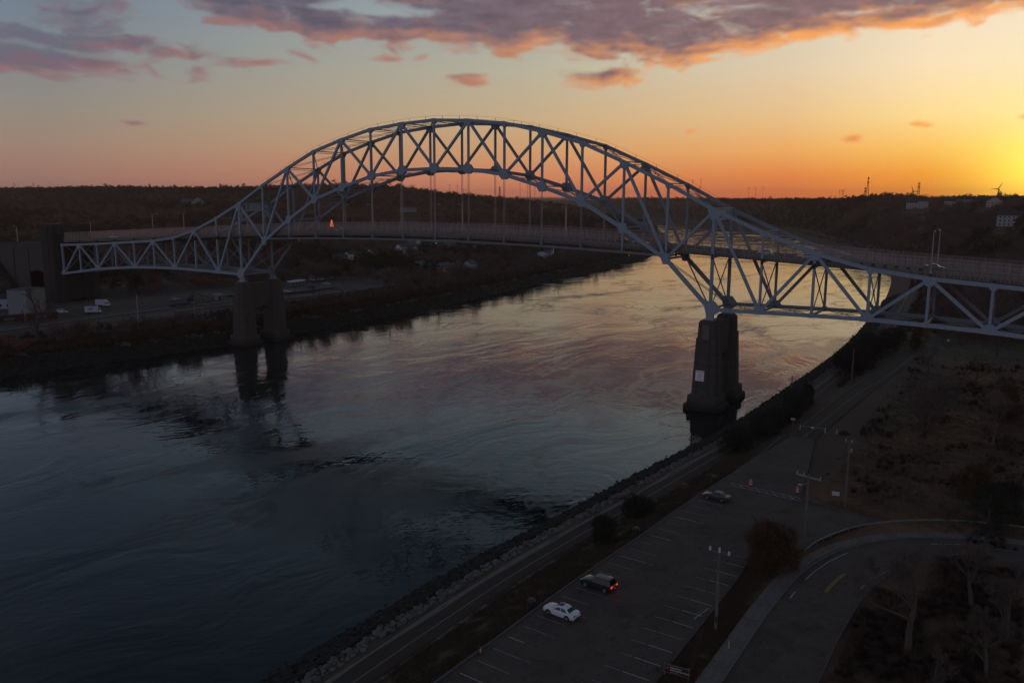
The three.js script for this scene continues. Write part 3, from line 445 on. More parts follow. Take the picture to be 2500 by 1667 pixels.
structure('north_road', strip([[129.9, 44.6], [130.9, 20], [132.2, -5], [134.6, -40], [138.4, -80], [142, -120], [146, -170]], 5.2, (x, z) => max(7.6, ground(x, z)), 0.05), M.freshAsphalt);
structure('north_road_line', strip([[129.9, 44.2], [131, 20], [132.3, -5], [135.2, -30], [138.4, -80]], 0.12, (x, z) => max(7.6, ground(x, z)), 0.066), M.palYellow);
const park = thing('parking_markings', 'worn white painted stall lines and hatching on the dark asphalt of the car park', 'road markings', [0, 0, 0]);
const yAt = (x, z) => lotH(x, z) + 0.012;
function paint(name, x0, z0, x1, z1, w, m, parent = park) { const dx = x1 - x0, dz = z1 - z0, L = hypot(dx, dz), nx = -dz / L * w / 2, nz = dx / L * w / 2, g = new THREE.BufferGeometry(); const q = [[x0 + nx, z0 + nz], [x0 - nx, z0 - nz], [x1 + nx, z1 + nz], [x1 - nx, z1 - nz]]; g.setAttribute('position', new THREE.Float32BufferAttribute(q.flatMap(([x, z]) => [x, yAt(x, z), z]), 3)); g.setAttribute('uv', new THREE.Float32BufferAttribute(q.flatMap(([x, z]) => [x / 2, z / 2]), 2)); g.setIndex([0, 2, 1, 1, 2, 3]); g.computeVertexNormals(); return mesh(name, clean(g), m, parent); }
const kerbX = flat([[60, 125.6], [75, 124.4], [97, 122.4], [111, 121.6], [123, 120.6], [135, 119.8], [146, 119.4], [180, 117.6]]);
for (let i = 0; i < 26; i++) { const z = 165.7 - i * 3.05; if (z < 90) break; const x = kerbX(z) + 1.0, faint = [6, 13, 17, 20].includes(i), L = faint ? 2.2 : 3.4 + 1.3 * R0(); paint('stall_line', x, z, x + L, z + 0.5 * L / 4.5, 0.1, i % 3 ? M.worn : M.white); if (i % 2) paint('stall_line', x + L + 0.3, z + 0.5 * L / 4.5 + 0.04, x + L + 1.2, z + 0.64, 0.08, M.worn); }
for (let i = 0; i < 17; i++) { const z = 164 - i * 3.26; if (z < 111) break; const x0 = 132 + (164 - z) * 0.028 + 0.3 * R0(), x1 = 137.6 + (164 - z) * 0.012; const c = x0 + 1.2 + R0(); paint('stall_line', x0, z - 0.35, c, z - 0.28, 0.1, M.worn); paint('stall_line', c + 0.25, z - 0.26, x1, z, 0.1, i % 4 ? M.white : M.worn); }
paint('stall_line', 137.9, 128.9, 137.3, 132.5, 0.1, M.white); paint('stall_line', 137.5, 129.3, 137.0, 131.2, 0.08, M.worn);
paint('hatch_line', 125.5, 80.9, 139.0, 83.2, 0.1, M.white); paint('hatch_line', 126.1, 82.3, 138.6, 84.5, 0.1, M.white);
for (let i = 0; i < 9; i++) { const t = i / 9 + 0.03, x = lerp(125.5, 139, t), z = lerp(80.9, 83.2, t); paint('hatch_line', x, z, x + 1.25, z + 1.6, 0.1, i % 2 ? M.white : M.worn); }
{
  const k = thing('lot_kerb', 'low grey kerb between the car park and the grass verge', 'kerb', [0, 0, 0]);
  for (let z = 172; z > 50; z -= 6) { const z1 = z - 5.92; mesh('kerb_stone', UV1(bar([kerbX(z), 7.6, z], [kerbX(z1), 7.6, z1], 0.22, 0.3), 3), M.kerb, k); }
  for (let z = 44; z > -30; z -= 6) { const kx = flat([[-40, 131.6], [-5, 129.3], [44, 127.2]]); mesh('kerb_stone', UV1(bar([kx(z), 7.68, z], [kx(z - 5.9), 7.68, z - 5.9], 0.2, 0.3), 3), M.kerb, k); }
  const k2 = thing('lawn_kerb', 'grey kerb along the dark lawn behind the striped drums', 'kerb', [0, 0, 0]); for (const [a, b] of [[[138.4, 83.4], [143, 84.7]], [[143, 84.8], [147.1, 86.3]], [[147.1, 86.4], [151, 88]]]) mesh('kerb_stone', bar([a[0], 8.12, a[1]], [b[0], 8.12, b[1]], 0.2, 0.25), M.kerb, k2);
}
// curved street in the lower right, with its pavement of slabs and kerbs
const street = [[148.4, 190], [148.6, 160], [148.7, 138], [148.9, 124], [149.9, 112], [152.6, 103.4], [157.5, 96.6], [164, 92.6], [172, 90.8], [185, 90], [210, 90]];
const sH = (x, z) => max(8.02, ground(x, z));
structure('street', strip(street, 8.4, sH, 0.04), M.oldAsphalt);
const offset = (path, d) => { const c = new THREE.CatmullRomCurve3(path.map((p) => V(p[0], 0, p[1])), false, 'centripetal'); return Array.from({ length: 60 }, (_, i) => { const q = c.getPoint(i / 59), t = c.getTangent(i / 59); return [q.x - (-t.z) * -d, q.z - t.x * -d]; }); };
{
  const side = offset(street, -1); const sgn = side[0][0] < 148 ? -1 : 1, L = (d) => offset(street, d * sgn); // positive d: towards the car park
  const lines = thing('street_markings', 'white edge lines and short double yellow line on the curved street', 'road markings', [0, 0, 0]);
  const seg = (d, a, b, w, m, n) => { const p = L(d).slice(a, b); mesh(n, strip(p, w, sH, 0.056), m, lines); };
  seg(3.2, 19, 21, 0.12, M.white, 'edge_line'); seg(3.2, 22, 30, 0.1, M.white, 'edge_line'); seg(0.12, 21, 26, 0.1, M.yellow, 'centre_line'); seg(-0.14, 21, 26, 0.1, M.yellow, 'centre_line'); seg(-3.3, 23, 25, 0.14, M.white, 'edge_line'); seg(-3.4, 26, 30, 0.09, M.worn, 'edge_line'); seg(2.0, 38, 42, 0.12, M.white, 'edge_line'); seg(-1.6, 38, 41, 0.12, M.worn, 'edge_line'); seg(1.2, 44, 47, 0.12, M.worn, 'edge_line');
  const kb = thing('street_kerb', 'granite kerb along the outer side of the curved street', 'kerb', [0, 0, 0]); mesh('kerb_stone', strip(L(4.3).slice(2), 0.22, sH, 0.05, 2, 0.12), M.slab, kb);
  const kb2 = thing('street_kerb', 'thin kerb on the inner side of the street bend', 'kerb', [0, 0, 0]); mesh('kerb_stone', strip(L(-4.25).slice(2, 34), 0.18, sH, 0.02, 2, 0.1), M.kerb, kb2);
  const pv = thing('pavement', 'pale grey pavement of concrete slabs beside the curved street', 'pavement', [0, 0, 0]);
  const c = new THREE.CatmullRomCurve3(L(5.5).map((p) => V(p[0], 0, p[1]))), len = c.getLength(), n = floor(len / 1.9);
  for (let i = 2; i < n; i++) { const a = c.getPointAt(i / n), b = c.getPointAt((i + 1) / n - 0.03 / len), w = i < n * 0.5 ? 2.15 : 1.7, dx = b.x - a.x, dz = b.z - a.z, l = hypot(dx, dz), nx = -dz / l * w / 2, nz = dx / l * w / 2, y = sH(a.x, a.z) + 0.1 + 0.012 * R0(); const P8 = [[a.x + nx, a.z + nz], [b.x + nx, b.z + nz], [b.x - nx, b.z - nz], [a.x - nx, a.z - nz]]; mesh('slab', UV1(loft([P8.map(([x, z]) => [x, y - 0.25, z]), P8.map(([x, z]) => [x, y, z])].map((r) => r.slice().reverse())), 3), i % 3 === 1 ? M.slab2 : M.slab, pv); }
  const gr = thing('guardrail', 'long low steel guardrail following the outside of the street bend', 'guardrail', [0, 0, 0]);
  const rp = [[144.2, 106.1], [145.2, 101.1], [147.9, 94.4], [152.3, 88.5], [158, 83.9], [164.5, 81], [172, 79.5]], rc = new THREE.CatmullRomCurve3(rp.map((p) => V(p[0], sH(p[0], p[1]) + 0.62, p[1])));
  const pts = rc.getSpacedPoints(40), up = []; for (let i = 0; i < 40; i++) up.push(bar(pts[i], pts[i + 1], 0.06, 0.04), bar(pts[i].clone().add(V(0, -0.16, 0)), pts[i + 1].clone().add(V(0, -0.16, 0)), 0.04, 0.03), bar(pts[i].clone().add(V(0, -0.075, 0)), pts[i + 1].clone().add(V(0, -0.075, 0)), 0.02, 0.015)); mesh('rail', up, M.galv, gr);
  for (let i = 0; i <= 40; i += 2) mesh('post', box(0.12, 0.75, 0.15, pts[i].x, pts[i].y - 0.3, pts[i].z), M.wood, gr);
}

// ---------------------------------------------------------------- stones of the banks
function rock(seed) { const r = rng(seed), g = new THREE.IcosahedronGeometry(0.5, 1), m = mergeVertices((g.deleteAttribute('uv'), g.deleteAttribute('normal'), g), 1e-4), p = m.attributes.position; const sx = 0.8 + 0.5 * r(), sy = 0.55 + 0.3 * r(), sz = 0.75 + 0.5 * r(); for (let i = 0; i < p.count; i++) { const k = 0.8 + 0.4 * r(); p.setXYZ(i, p.getX(i) * k * sx, p.getY(i) * k * sy, p.getZ(i) * k * sz); } const q = m.toNonIndexed(); q.computeVertexNormals(); return UV1(q, 1); }
const ROCKS = [1, 2, 3, 4].map((s) => rock(s * 13));
function scatter(name, geo, mat, list, parent, label) { // list of [x, y, z, scale, turn, sx?]
  const im = new THREE.InstancedMesh(geo, mat, list.length), o = new THREE.Object3D(); list.forEach(([x, y, z, s, t, sy], i) => { o.position.set(x, y, z); o.rotation.set(0, t, 0); o.scale.set(s, s * (sy || 1), s); o.updateMatrix(); im.setMatrixAt(i, o.matrix); });
  im.name = parent ? name : numbered(name); im.castShadow = im.receiveShadow = true; (parent || scene).add(im); im.userData = { kind: 'stuff' }; if (label) im.userData.label = label; return im;
}
{
  const r = rng(91), bank = thing('riprap', 'bank of loose pale and dark stones along the near water edge', 'stone bank', [0, 0, 0]), light = [], dark = [];
  for (let i = 0; i < 16000; i++) { const z = 172 - 480 * Math.pow(r(), 1.25), s = r() * 11.6, big = s > 8 ? 0.24 + 0.6 * r() * r() : 0.45 + 0.6 * r(); const keep = s > 8.2 ? noise(z / 5, s / 2) > -0.28 : 1; if (!keep) continue; const x = eastShore(z) + s - 0.6 + 0.7 * noise(z / 3, 1); (s > 8.3 + 0.7 * noise(z / 6, 5) ? light : dark).push([x, ground(x, z) + big * 0.12, z, big * 1.15, r() * 6.3, 0.8 + 0.4 * r()]); }
  for (let i = 0; i < 1500; i++) { const z = 172 - 440 * r(), s = -1.6 + 2.6 * r() * (0.6 + noise(z / 9, 3)); dark.push([eastShore(z) + s, max(ground(eastShore(z) + s, z), -0.35), z, 0.6 + 0.7 * r(), r() * 6, 0.8]); }
  light.sort((a, b) => b[2] - a[2] || b[3] - a[3]); const near = light.filter((q) => q[2] > 78 && q[3] > 0.42 && q[2] < 164).sort((a, b) => b[3] - a[3]).slice(0, 280), set = new Set(near);
  near.forEach(([x, y, z, s, t, sy], i) => { const m = mesh('stone', ROCKS[i % 4], i % 3 ? M.stone : M.stone2, bank); m.position.set(x, y + 0.06, z); m.rotation.y = t; m.scale.set(s * 1.15, s * sy * 1.15, s * 1.15); });
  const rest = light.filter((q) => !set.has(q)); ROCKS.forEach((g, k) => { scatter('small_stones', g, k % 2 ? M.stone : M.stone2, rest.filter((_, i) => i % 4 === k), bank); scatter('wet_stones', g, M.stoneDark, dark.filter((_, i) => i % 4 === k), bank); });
  const bankW = thing('riprap', 'dark band of wet stones along the far water edge', 'stone bank', [0, 0, 0]), dw = [], lw = [];
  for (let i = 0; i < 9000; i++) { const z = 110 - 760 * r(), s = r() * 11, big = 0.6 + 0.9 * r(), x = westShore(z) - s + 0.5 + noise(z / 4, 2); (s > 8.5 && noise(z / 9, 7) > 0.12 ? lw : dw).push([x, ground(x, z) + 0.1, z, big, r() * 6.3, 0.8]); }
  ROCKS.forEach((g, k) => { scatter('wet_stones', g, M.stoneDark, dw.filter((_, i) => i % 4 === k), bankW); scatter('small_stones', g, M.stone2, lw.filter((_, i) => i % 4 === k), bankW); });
}

// ---------------------------------------------------------------- vegetation
function tris(fn) { const pos = [], nor = []; const put = (a, b, c) => { pos.push(...a, ...b, ...c); const ux = b[0] - a[0], uy = b[1] - a[1], uz = b[2] - a[2], vx = c[0] - a[0], vy = c[1] - a[1], vz = c[2] - a[2]; let nx = uy * vz - uz * vy, ny = uz * vx - ux * vz, nz = ux * vy - uy * vx; const l = hypot(nx, ny, nz) || 1; for (let k = 0; k < 3; k++) nor.push(nx / l, ny / l, nz / l); }; fn(put); const g = new THREE.BufferGeometry(); g.setAttribute('position', new THREE.Float32BufferAttribute(pos, 3)); g.setAttribute('normal', new THREE.Float32BufferAttribute(nor, 3)); g.setAttribute('uv', new THREE.Float32BufferAttribute(new Float32Array(pos.length / 3 * 2), 2)); return g; }
const dirOf = (r) => { const z = 2 * r() - 1, t = r() * 2 * PI, s = sqrt(1 - z * z); return [s * cos(t), z, s * sin(t)]; };
function limb(put, a, b, r0, r1, n = 4) { const d = V().subVectors(b, a).normalize(), s = V().crossVectors(d, abs(d.y) > 0.9 ? V(1, 0, 0) : V(0, 1, 0)).normalize(), u = V().crossVectors(d, s); for (let i = 0; i < n; i++) { const t0 = i / n * 2 * PI, t1 = (i + 1) / n * 2 * PI, P = (c, r, t) => [c.x + (s.x * cos(t) + u.x * sin(t)) * r, c.y + (s.y * cos(t) + u.y * sin(t)) * r, c.z + (s.z * cos(t) + u.z * sin(t)) * r]; put(P(a, r0, t0), P(b, r1, t0), P(a, r0, t1)); put(P(a, r0, t1), P(b, r1, t0), P(b, r1, t1)); } }
// a leafless tree: trunk, limbs and a haze of twigs that really are twigs
function bareTree(seed, h, spread, depth = 5, stems = 1, lean = 0.15) {
  const r = rng(seed), T = [], B = [], W = [];
  const grow = (p, d, len, rad0, k) => {
    const n = k === 0 ? 4 : 3; let q = p.clone(), dd = d.clone(), rr = rad0; const joints = [q.clone()];
    for (let i = 0; i < n; i++) { dd.add(V(...dirOf(r)).multiplyScalar(0.16 + 0.05 * k)).add(V(0, 0.05 * (k ? 1 : 0), 0)).normalize(); const e = q.clone().addScaledVector(dd, len / n), r1 = rr * (k === 0 ? 0.88 : 0.78); (k === 0 ? T : k <= depth - 2 ? B : W).push([q, e, rr, r1]); q = e; rr = r1; joints.push(q.clone()); }
    if (k >= depth) return;
    const m = k === 0 ? 5 : k === depth - 1 ? 4 : 4;
    for (let i = 0; i < m; i++) { const j = i === 0 ? n : max(1, n - floor(r() * n * 0.85)), out = V(...dirOf(r)); out.y = abs(out.y) * 0.35 + 0.1; const w = k === 0 ? spread : 0.75; const nd = dd.clone().multiplyScalar(i === 0 ? 1.3 : 0.7).addScaledVector(out.normalize(), i === 0 ? 0.4 : w).normalize(); grow(joints[min(n, j)].clone(), nd, len * (k === 0 ? 0.62 : 0.6) * (0.75 + 0.45 * r()), rr * (i === 0 ? 0.92 : 0.66), k + 1); }
  };
  for (let s = 0; s < stems; s++) { const a = s / stems * 2 * PI + r(); grow(V(stems > 1 ? 0.35 * cos(a) : 0, -0.2, stems > 1 ? 0.35 * sin(a) : 0), V(stems > 1 ? 0.5 * cos(a) : lean * (r() - 0.5), 1, stems > 1 ? 0.5 * sin(a) : lean * (r() - 0.5)).normalize(), h * (stems > 1 ? 0.42 : 0.4), h * (stems > 1 ? 0.02 : 0.031), 0); }
  const G = (L, n) => tris((put) => L.forEach(([a, b, r0, r1]) => limb(put, a, b, r0, r1, n)));
  const top = [...T, ...B, ...W].reduce((m, q) => max(m, q[1].y), 0), k = h / top, geos = [G(T, 6), G(B, 4), G(W.map(([a, b, r0, r1]) => [a, b, max(depth > 5 ? 0.013 : 0.02, r0), max(depth > 5 ? 0.009 : 0.014, r1)]), 3)]; geos.forEach((g) => g.scale(k, k, k)); return geos;
}
// dense evergreen: many short sprays set through the volume of an uneven crown
function sprays(seed, n, shape, len, wid, upBias = 0.5) { const r = rng(seed); return tris((put) => { for (let i = 0; i < n; i++) { const [p, out] = shape(r); const d = V(out[0] + (r() - 0.5) * 1.1, out[1] + (r() - 0.5) * 0.9 + upBias, out[2] + (r() - 0.5) * 1.1).normalize(), s = V(...dirOf(r)).cross(d).normalize(), L = len * (0.6 + 0.8 * r()), w = wid * (0.6 + 0.7 * r()); const e = [p[0] + d.x * L, p[1] + d.y * L, p[2] + d.z * L]; put([p[0] - s.x * w, p[1] - s.y * w, p[2] - s.z * w], e, [p[0] + s.x * w, p[1] + s.y * w, p[2] + s.z * w]); } }); }
const ROUND = (w, h, seed, cone = 0) => { const q = rng(seed), lobes = Array.from({ length: 16 }, () => { const a = q() * 2 * PI, y = 0.12 + 0.8 * q(), k = (1 - cone * y) * (0.85 * sqrt(1 - (y * 2 - 1) ** 2 * 0.7)); return [cos(a) * w * 0.34 * k, y * h, sin(a) * w * 0.34 * k, (0.16 + 0.14 * q()) * w * (1 - 0.5 * cone * y)]; }); return (r) => { const L = lobes[floor(r() * lobes.length)], d = dirOf(r), k = 0.55 + 0.45 * sqrt(r()); return [[L[0] + d[0] * L[3] * k, max(0.05, L[1] + d[1] * L[3] * k * 0.9), L[2] + d[2] * L[3] * k], d]; }; };
function evergreen(name, label, x, z, w, h, seed, mat, group, cone = 0.35, n = 5200) {
  const t = thing(name, label, name.includes('hedge') ? 'shrub' : name.includes('pine') || name.includes('conifer') ? 'tree' : 'shrub', [x, ground(x, z) - 0.1, z], seed, group);
  mesh('foliage', [sprays(seed, n, ROUND(w, h, seed + 1, cone), w * 0.07 + 0.12, 0.035 + w * 0.004), sprays(seed + 4, floor(n / 3), ROUND(w * 1.16, h * 1.08, seed + 1, cone), w * 0.1 + 0.14, 0.035)], mat, t);
  mesh('trunk', tris((put) => limb(put, V(0, -0.3, 0), V(0.1, h * 0.8, 0), 0.05 * w * 0.5 + 0.06, 0.03, 6)), M.bark, t); return t;
}
function bare(name, label, x, z, h, spread, seed, o = {}) { const t = thing(name, label, 'tree', [x, ground(x, z), z], seed, o.group), [a, b, c] = bareTree(seed, h, spread, o.depth || 5, o.stems || 1, o.lean); mesh('trunk', a, o.mat || M.barkPale, t); mesh('branches', b, o.mat || M.barkPale, t); mesh('twigs', c, o.twig || M.twig, t); return t; }
// near trees, one by one
bare('bare_tree', 'large leafless tree with thick pale trunk standing inside the street bend', 160.1, 127.5, 13.2, 1.5, 21, { lean: 0.3, depth: 6 });
bare('bare_tree', 'broad leafless tree with many stems on the lawn beyond the utility poles', 151.7, 23.4, 13.2, 0.8, 33, { stems: 7, depth: 5 });
bare('bare_tree', 'small forked leafless tree beside the lawn above the guardrail', 153.5, 80.5, 6.4, 0.9, 47, { depth: 4 });
bare('bare_tree', 'low wide leafless tree growing over the guardrail', 160.6, 86.6, 5.6, 1.3, 52, { depth: 6 });
bare('bare_tree', 'leafless tree in the bottom right corner of the lawn', 167.8, 128.5, 7.5, 1.2, 64, { depth: 6 });
bare('bare_tree', 'slim leafless tree at the right edge in the lower corner', 169.5, 119, 9, 0.9, 68, { depth: 5 });
bare('bare_tree', 'small twiggy leafless tree low in the bottom right corner', 163.4, 134, 5, 1.4, 75, { depth: 5 });
bare('bare_tree', 'low tangled leafless tree at the right edge below the pine', 170, 107, 5.5, 1.4, 78, { depth: 5 });
bare('bare_tree', 'twiggy leafless tree just right of the large tree in the bend', 165.4, 111.5, 8.5, 1.1, 72, { depth: 6 });
evergreen('round_shrub', 'big round brown-green shrub at the corner of the car park beside the pavement', 141.2, 112.8, 7.4, 5.6, 81, M.needlesBrown, undefined, 0.1, 9000);
evergreen('verge_shrub', 'dark rounded shrub on the verge nearer the parked white car', 117.2, 115.2, 3.9, 4.2, 84, M.needles, undefined, 0.25);
evergreen('verge_shrub', 'wide dark shrub on the verge beyond the rounded one', 116.4, 100.6, 4.8, 3.8, 87, M.needles, undefined, 0.15);
evergreen('conifer', 'lone broad conifer standing under the right span of the bridge', 137.6, -91, 6.4, 7.2, 93, M.needlesBrown, undefined, 0.75, 5000);
{
  const t = thing('pine_tree', 'tall dark pine with layered branches beside the street bend', 'tree', [166, 8, 95.8]), r = rng(5), tr = [], br = []; // layered pine
  const T = tris((put) => { limb(put, V(0, -0.3, 0), V(0.15, 6, 0), 0.24, 0.16, 7); limb(put, V(0.15, 6, 0), V(0, 11.2, 0.1), 0.16, 0.04, 6); }); mesh('trunk', T, M.bark, t);
  const tips = []; for (let i = 0; i < 46; i++) { const y = 3.4 + 7.4 * r(), a = r() * 6.28, L = (11.9 - y) * 0.45 * (0.6 + 0.6 * r()) + 0.4, e = V(cos(a) * L, y + 0.5 + L * 0.12, sin(a) * L); br.push([V(0.1, y, 0), e]); tips.push([e, L]); }
  mesh('branches', tris((put) => br.forEach(([a, b]) => limb(put, a, b, 0.07, 0.025, 4))), M.bark, t);
  mesh('foliage', sprays(8, 7000, (q) => { const [e, L] = tips[floor(q() * tips.length)], k = 0.45 + 0.6 * q(), d = dirOf(q); return [[e.x * k + d[0] * 0.55, lerp(3.5 + (e.y - 3.5) * 1, e.y, k) + d[1] * 0.3, e.z * k + d[2] * 0.55], d]; }, 0.38, 0.045, 0.3), M.needles, t);
}
const hedgeLine = (pts, n, h0, w0, seed, where) => { const r = rng(seed), c = new THREE.CatmullRomCurve3(pts.map((p) => V(p[0], 0, p[1]))); for (let i = 0; i < n; i++) { const q = c.getPoint((i + 0.5) / n); evergreen('evergreen_shrub', `${ORD[i]} dark evergreen shrub from the near end of ${where}`, q.x + (r() - 0.5) * 1.6, q.z, w0 * (0.85 + 0.4 * r()), h0 * (0.75 + 0.45 * r()), seed + i * 3, i % 3 ? M.needles : M.brushDark, 'evergreen shrubs in ' + where, 0.3, 3000); } };
hedgeLine([[119.0, 58], [121.2, 32], [120.6, 8]], 9, 4.6, 6.2, 130, 'the hedge between path and road');
hedgeLine([[122.6, -34], [126, -60], [130, -95]], 8, 7.5, 9, 170, 'the tall hedge beyond the bridge pier');
evergreen('path_shrub', 'dark shrub between the two roadside hedges', 121.9, 4, 3.6, 3.6, 201, M.needles);
evergreen('path_shrub', 'small dark shrub beside the thin post near the pier', 119.5, -8, 3, 2.6, 203, M.brushDark);
evergreen('lawn_shrub', 'olive brown shrub on the lawn behind the leafless thicket', 162.5, 67, 6.5, 4.8, 211, M.needlesBrown, undefined, 0.1);
evergreen('lawn_shrub', 'dark shrub at the right edge behind the tall pine', 168, 78, 6, 6.5, 214, M.needles, undefined, 0.3);
bare('bare_tree', 'leafless tree at the right edge of the far lawn', 166.2, -6, 12, 0.8, 221, { depth: 4 });
bare('bare_tree', 'leafless tree on the far lawn behind the many-stemmed tree', 158, -32, 11, 0.9, 224, { depth: 4 });
bare('bare_tree', 'thin leafless tree right of the many-stemmed tree on the lawn', 164.6, 30, 10.5, 0.8, 227, { depth: 4 });
bare('bare_tree', 'leafless tree below the right span behind the round white lamp', 150, -104, 9, 0.9, 241, { depth: 4 });
bare('bare_tree', 'leafless tree below the right span near the picture edge', 161, -86, 10, 0.9, 244, { depth: 4 });
bare('bare_tree', 'leafless tree far behind the many-stemmed one beside the north road', 145.5, -45, 8.5, 1.0, 247, { depth: 4 });
evergreen('conifer', 'dark conifer at the right edge of the lawn', 166.6, 8, 5.5, 9.5, 231, M.needlesBrown, undefined, 0.5);
{ // low scrub on the lawn edge
  const r = rng(301), list = [[], []]; for (let i = 0; i < 3000; i++) { const x = 138 + 33 * r(), z = -70 + 160 * r(); if (z > 78 && x < 158) continue; const k = noise(x / 9, z / 9) + 0.35 * noise(x / 3, z / 3); const edge = x < 150 ? 0.22 : 0.12; if (k < edge || x < 139.5 + max(0, 40 - abs(z - 60)) * 0.02) continue; list[i % 2].push([x, ground(x, z) - 0.1, z, 0.4 + 0.8 * r(), r() * 6, 0.7 + 0.6 * r()]); }
  for (let i = 0; i < 4200; i++) { const x = 154 + 17 * r(), z = 97 + 75 * r(); if (z < 113 && x < 161) continue; if (noise(x / 5, z / 5) + 0.4 * noise(x / 2, z / 2) < -0.12) continue; list[i % 2].push([x, ground(x, z) - 0.08, z, 0.3 + 0.9 * r(), r() * 6, 0.6 + 0.6 * r()]); }
  for (let i = 0; i < 2500; i++) { const x = 139 + 32 * r(), z = -110 + 185 * r(); if (noise(x / 6 + 9, z / 6) < 0.0) continue; list[i % 2].push([x, ground(x, z) - 0.05, z, 0.2 + 0.4 * r(), r() * 6, 0.6]); }
  const twigs = (seed, n) => { const q = rng(seed); return tris((put) => { for (let i = 0; i < n; i++) { const a = q() * 6.28, e = V(cos(a) * q() * 0.8, 0.5 + 0.7 * q(), sin(a) * q() * 0.8), b = V((q() - 0.5) * 0.4, 0, (q() - 0.5) * 0.4); const w = 0.012 + 0.018 * q(); put([b.x - w, 0, b.z], [e.x, e.y, e.z], [b.x + w, 0, b.z + w]); } }); };
  M.twigsA = twigs(4, 130); M.twigsB = twigs(9, 150);
  scatter('scrub', M.twigsA, M.brush, list[0], null, 'low brown scrub at the edge of the lawn'); scatter('scrub', M.twigsB, std(0.04, 0.027, 0.02, 1), list[1], null, 'low dark scrub along the lawn');
  const grass = []; const blade = tris((put) => { const q = rng(7); for (let i = 0; i < 16; i++) { const x = (q() - 0.5) * 0.8, z = (q() - 0.5) * 0.8, hgt = 0.12 + 0.16 * q(), dx = (q() - 0.5) * 0.2; put([x - 0.02, 0, z], [x + dx, hgt, z + dx], [x + 0.02, 0, z]); } });
  for (let i = 0; i < 42000; i++) { const a = r(); let x, z; if (a < 0.35) { z = 168 - 110 * r(); x = eastShore(z) + 17 + (kerbX(z) - eastShore(z) - 17.4) * r(); } else if (a < 0.55) { z = 170 - 62 * r(); x = 138.8 + 4.2 * r(); if (x > 141.5 && z < 128) continue; } else if (a < 0.82) { z = 97 + 75 * r(); x = 153.4 + 17 * r(); if (z < 112 && x < 160) continue; } else if (a < 0.65) { z = 168 - 140 * r(); x = eastShore(z) + 9.8 + 2.3 * r(); } else { z = 86 - 130 * r(); x = 141 + 29 * r(); } if (noise(x / 2.2, z / 2.2) < -0.25) continue; grass.push([x, ground(x, z), z, 0.7 + 0.8 * r(), r() * 6]); }
  scatter('dry_grass', blade, std(0.105, 0.072, 0.04, 1), grass, null, 'short dead winter grass on verges and lawn');
}

// ---------------------------------------------------------------- cars
const smooth = (g, a = 0.7) => { g.deleteAttribute('uv'); g.deleteAttribute('normal'); return clean(toCreasedNormals(mergeVertices(g, 1e-4), a)); };
const PAINT = (r, g, b) => new THREE.MeshPhysicalMaterial({ color: new THREE.Color().setRGB(r, g, b), roughness: 0.45, clearcoat: 1, clearcoatRoughness: 0.06 });
const tailMat = std(0.25, 0.01, 0.01, 0.3), lampMat = std(0.5, 0.52, 0.55, 0.15), brakeOn = new THREE.MeshStandardMaterial({ color: 0x400404, emissive: new THREE.Color(1, 0.06, 0.03), emissiveIntensity: 0.8 }), plateMat = std(0.5, 0.5, 0.5, 0.6), trim = std(0.55, 0.56, 0.58, 0.25, { metalness: 0.8 });
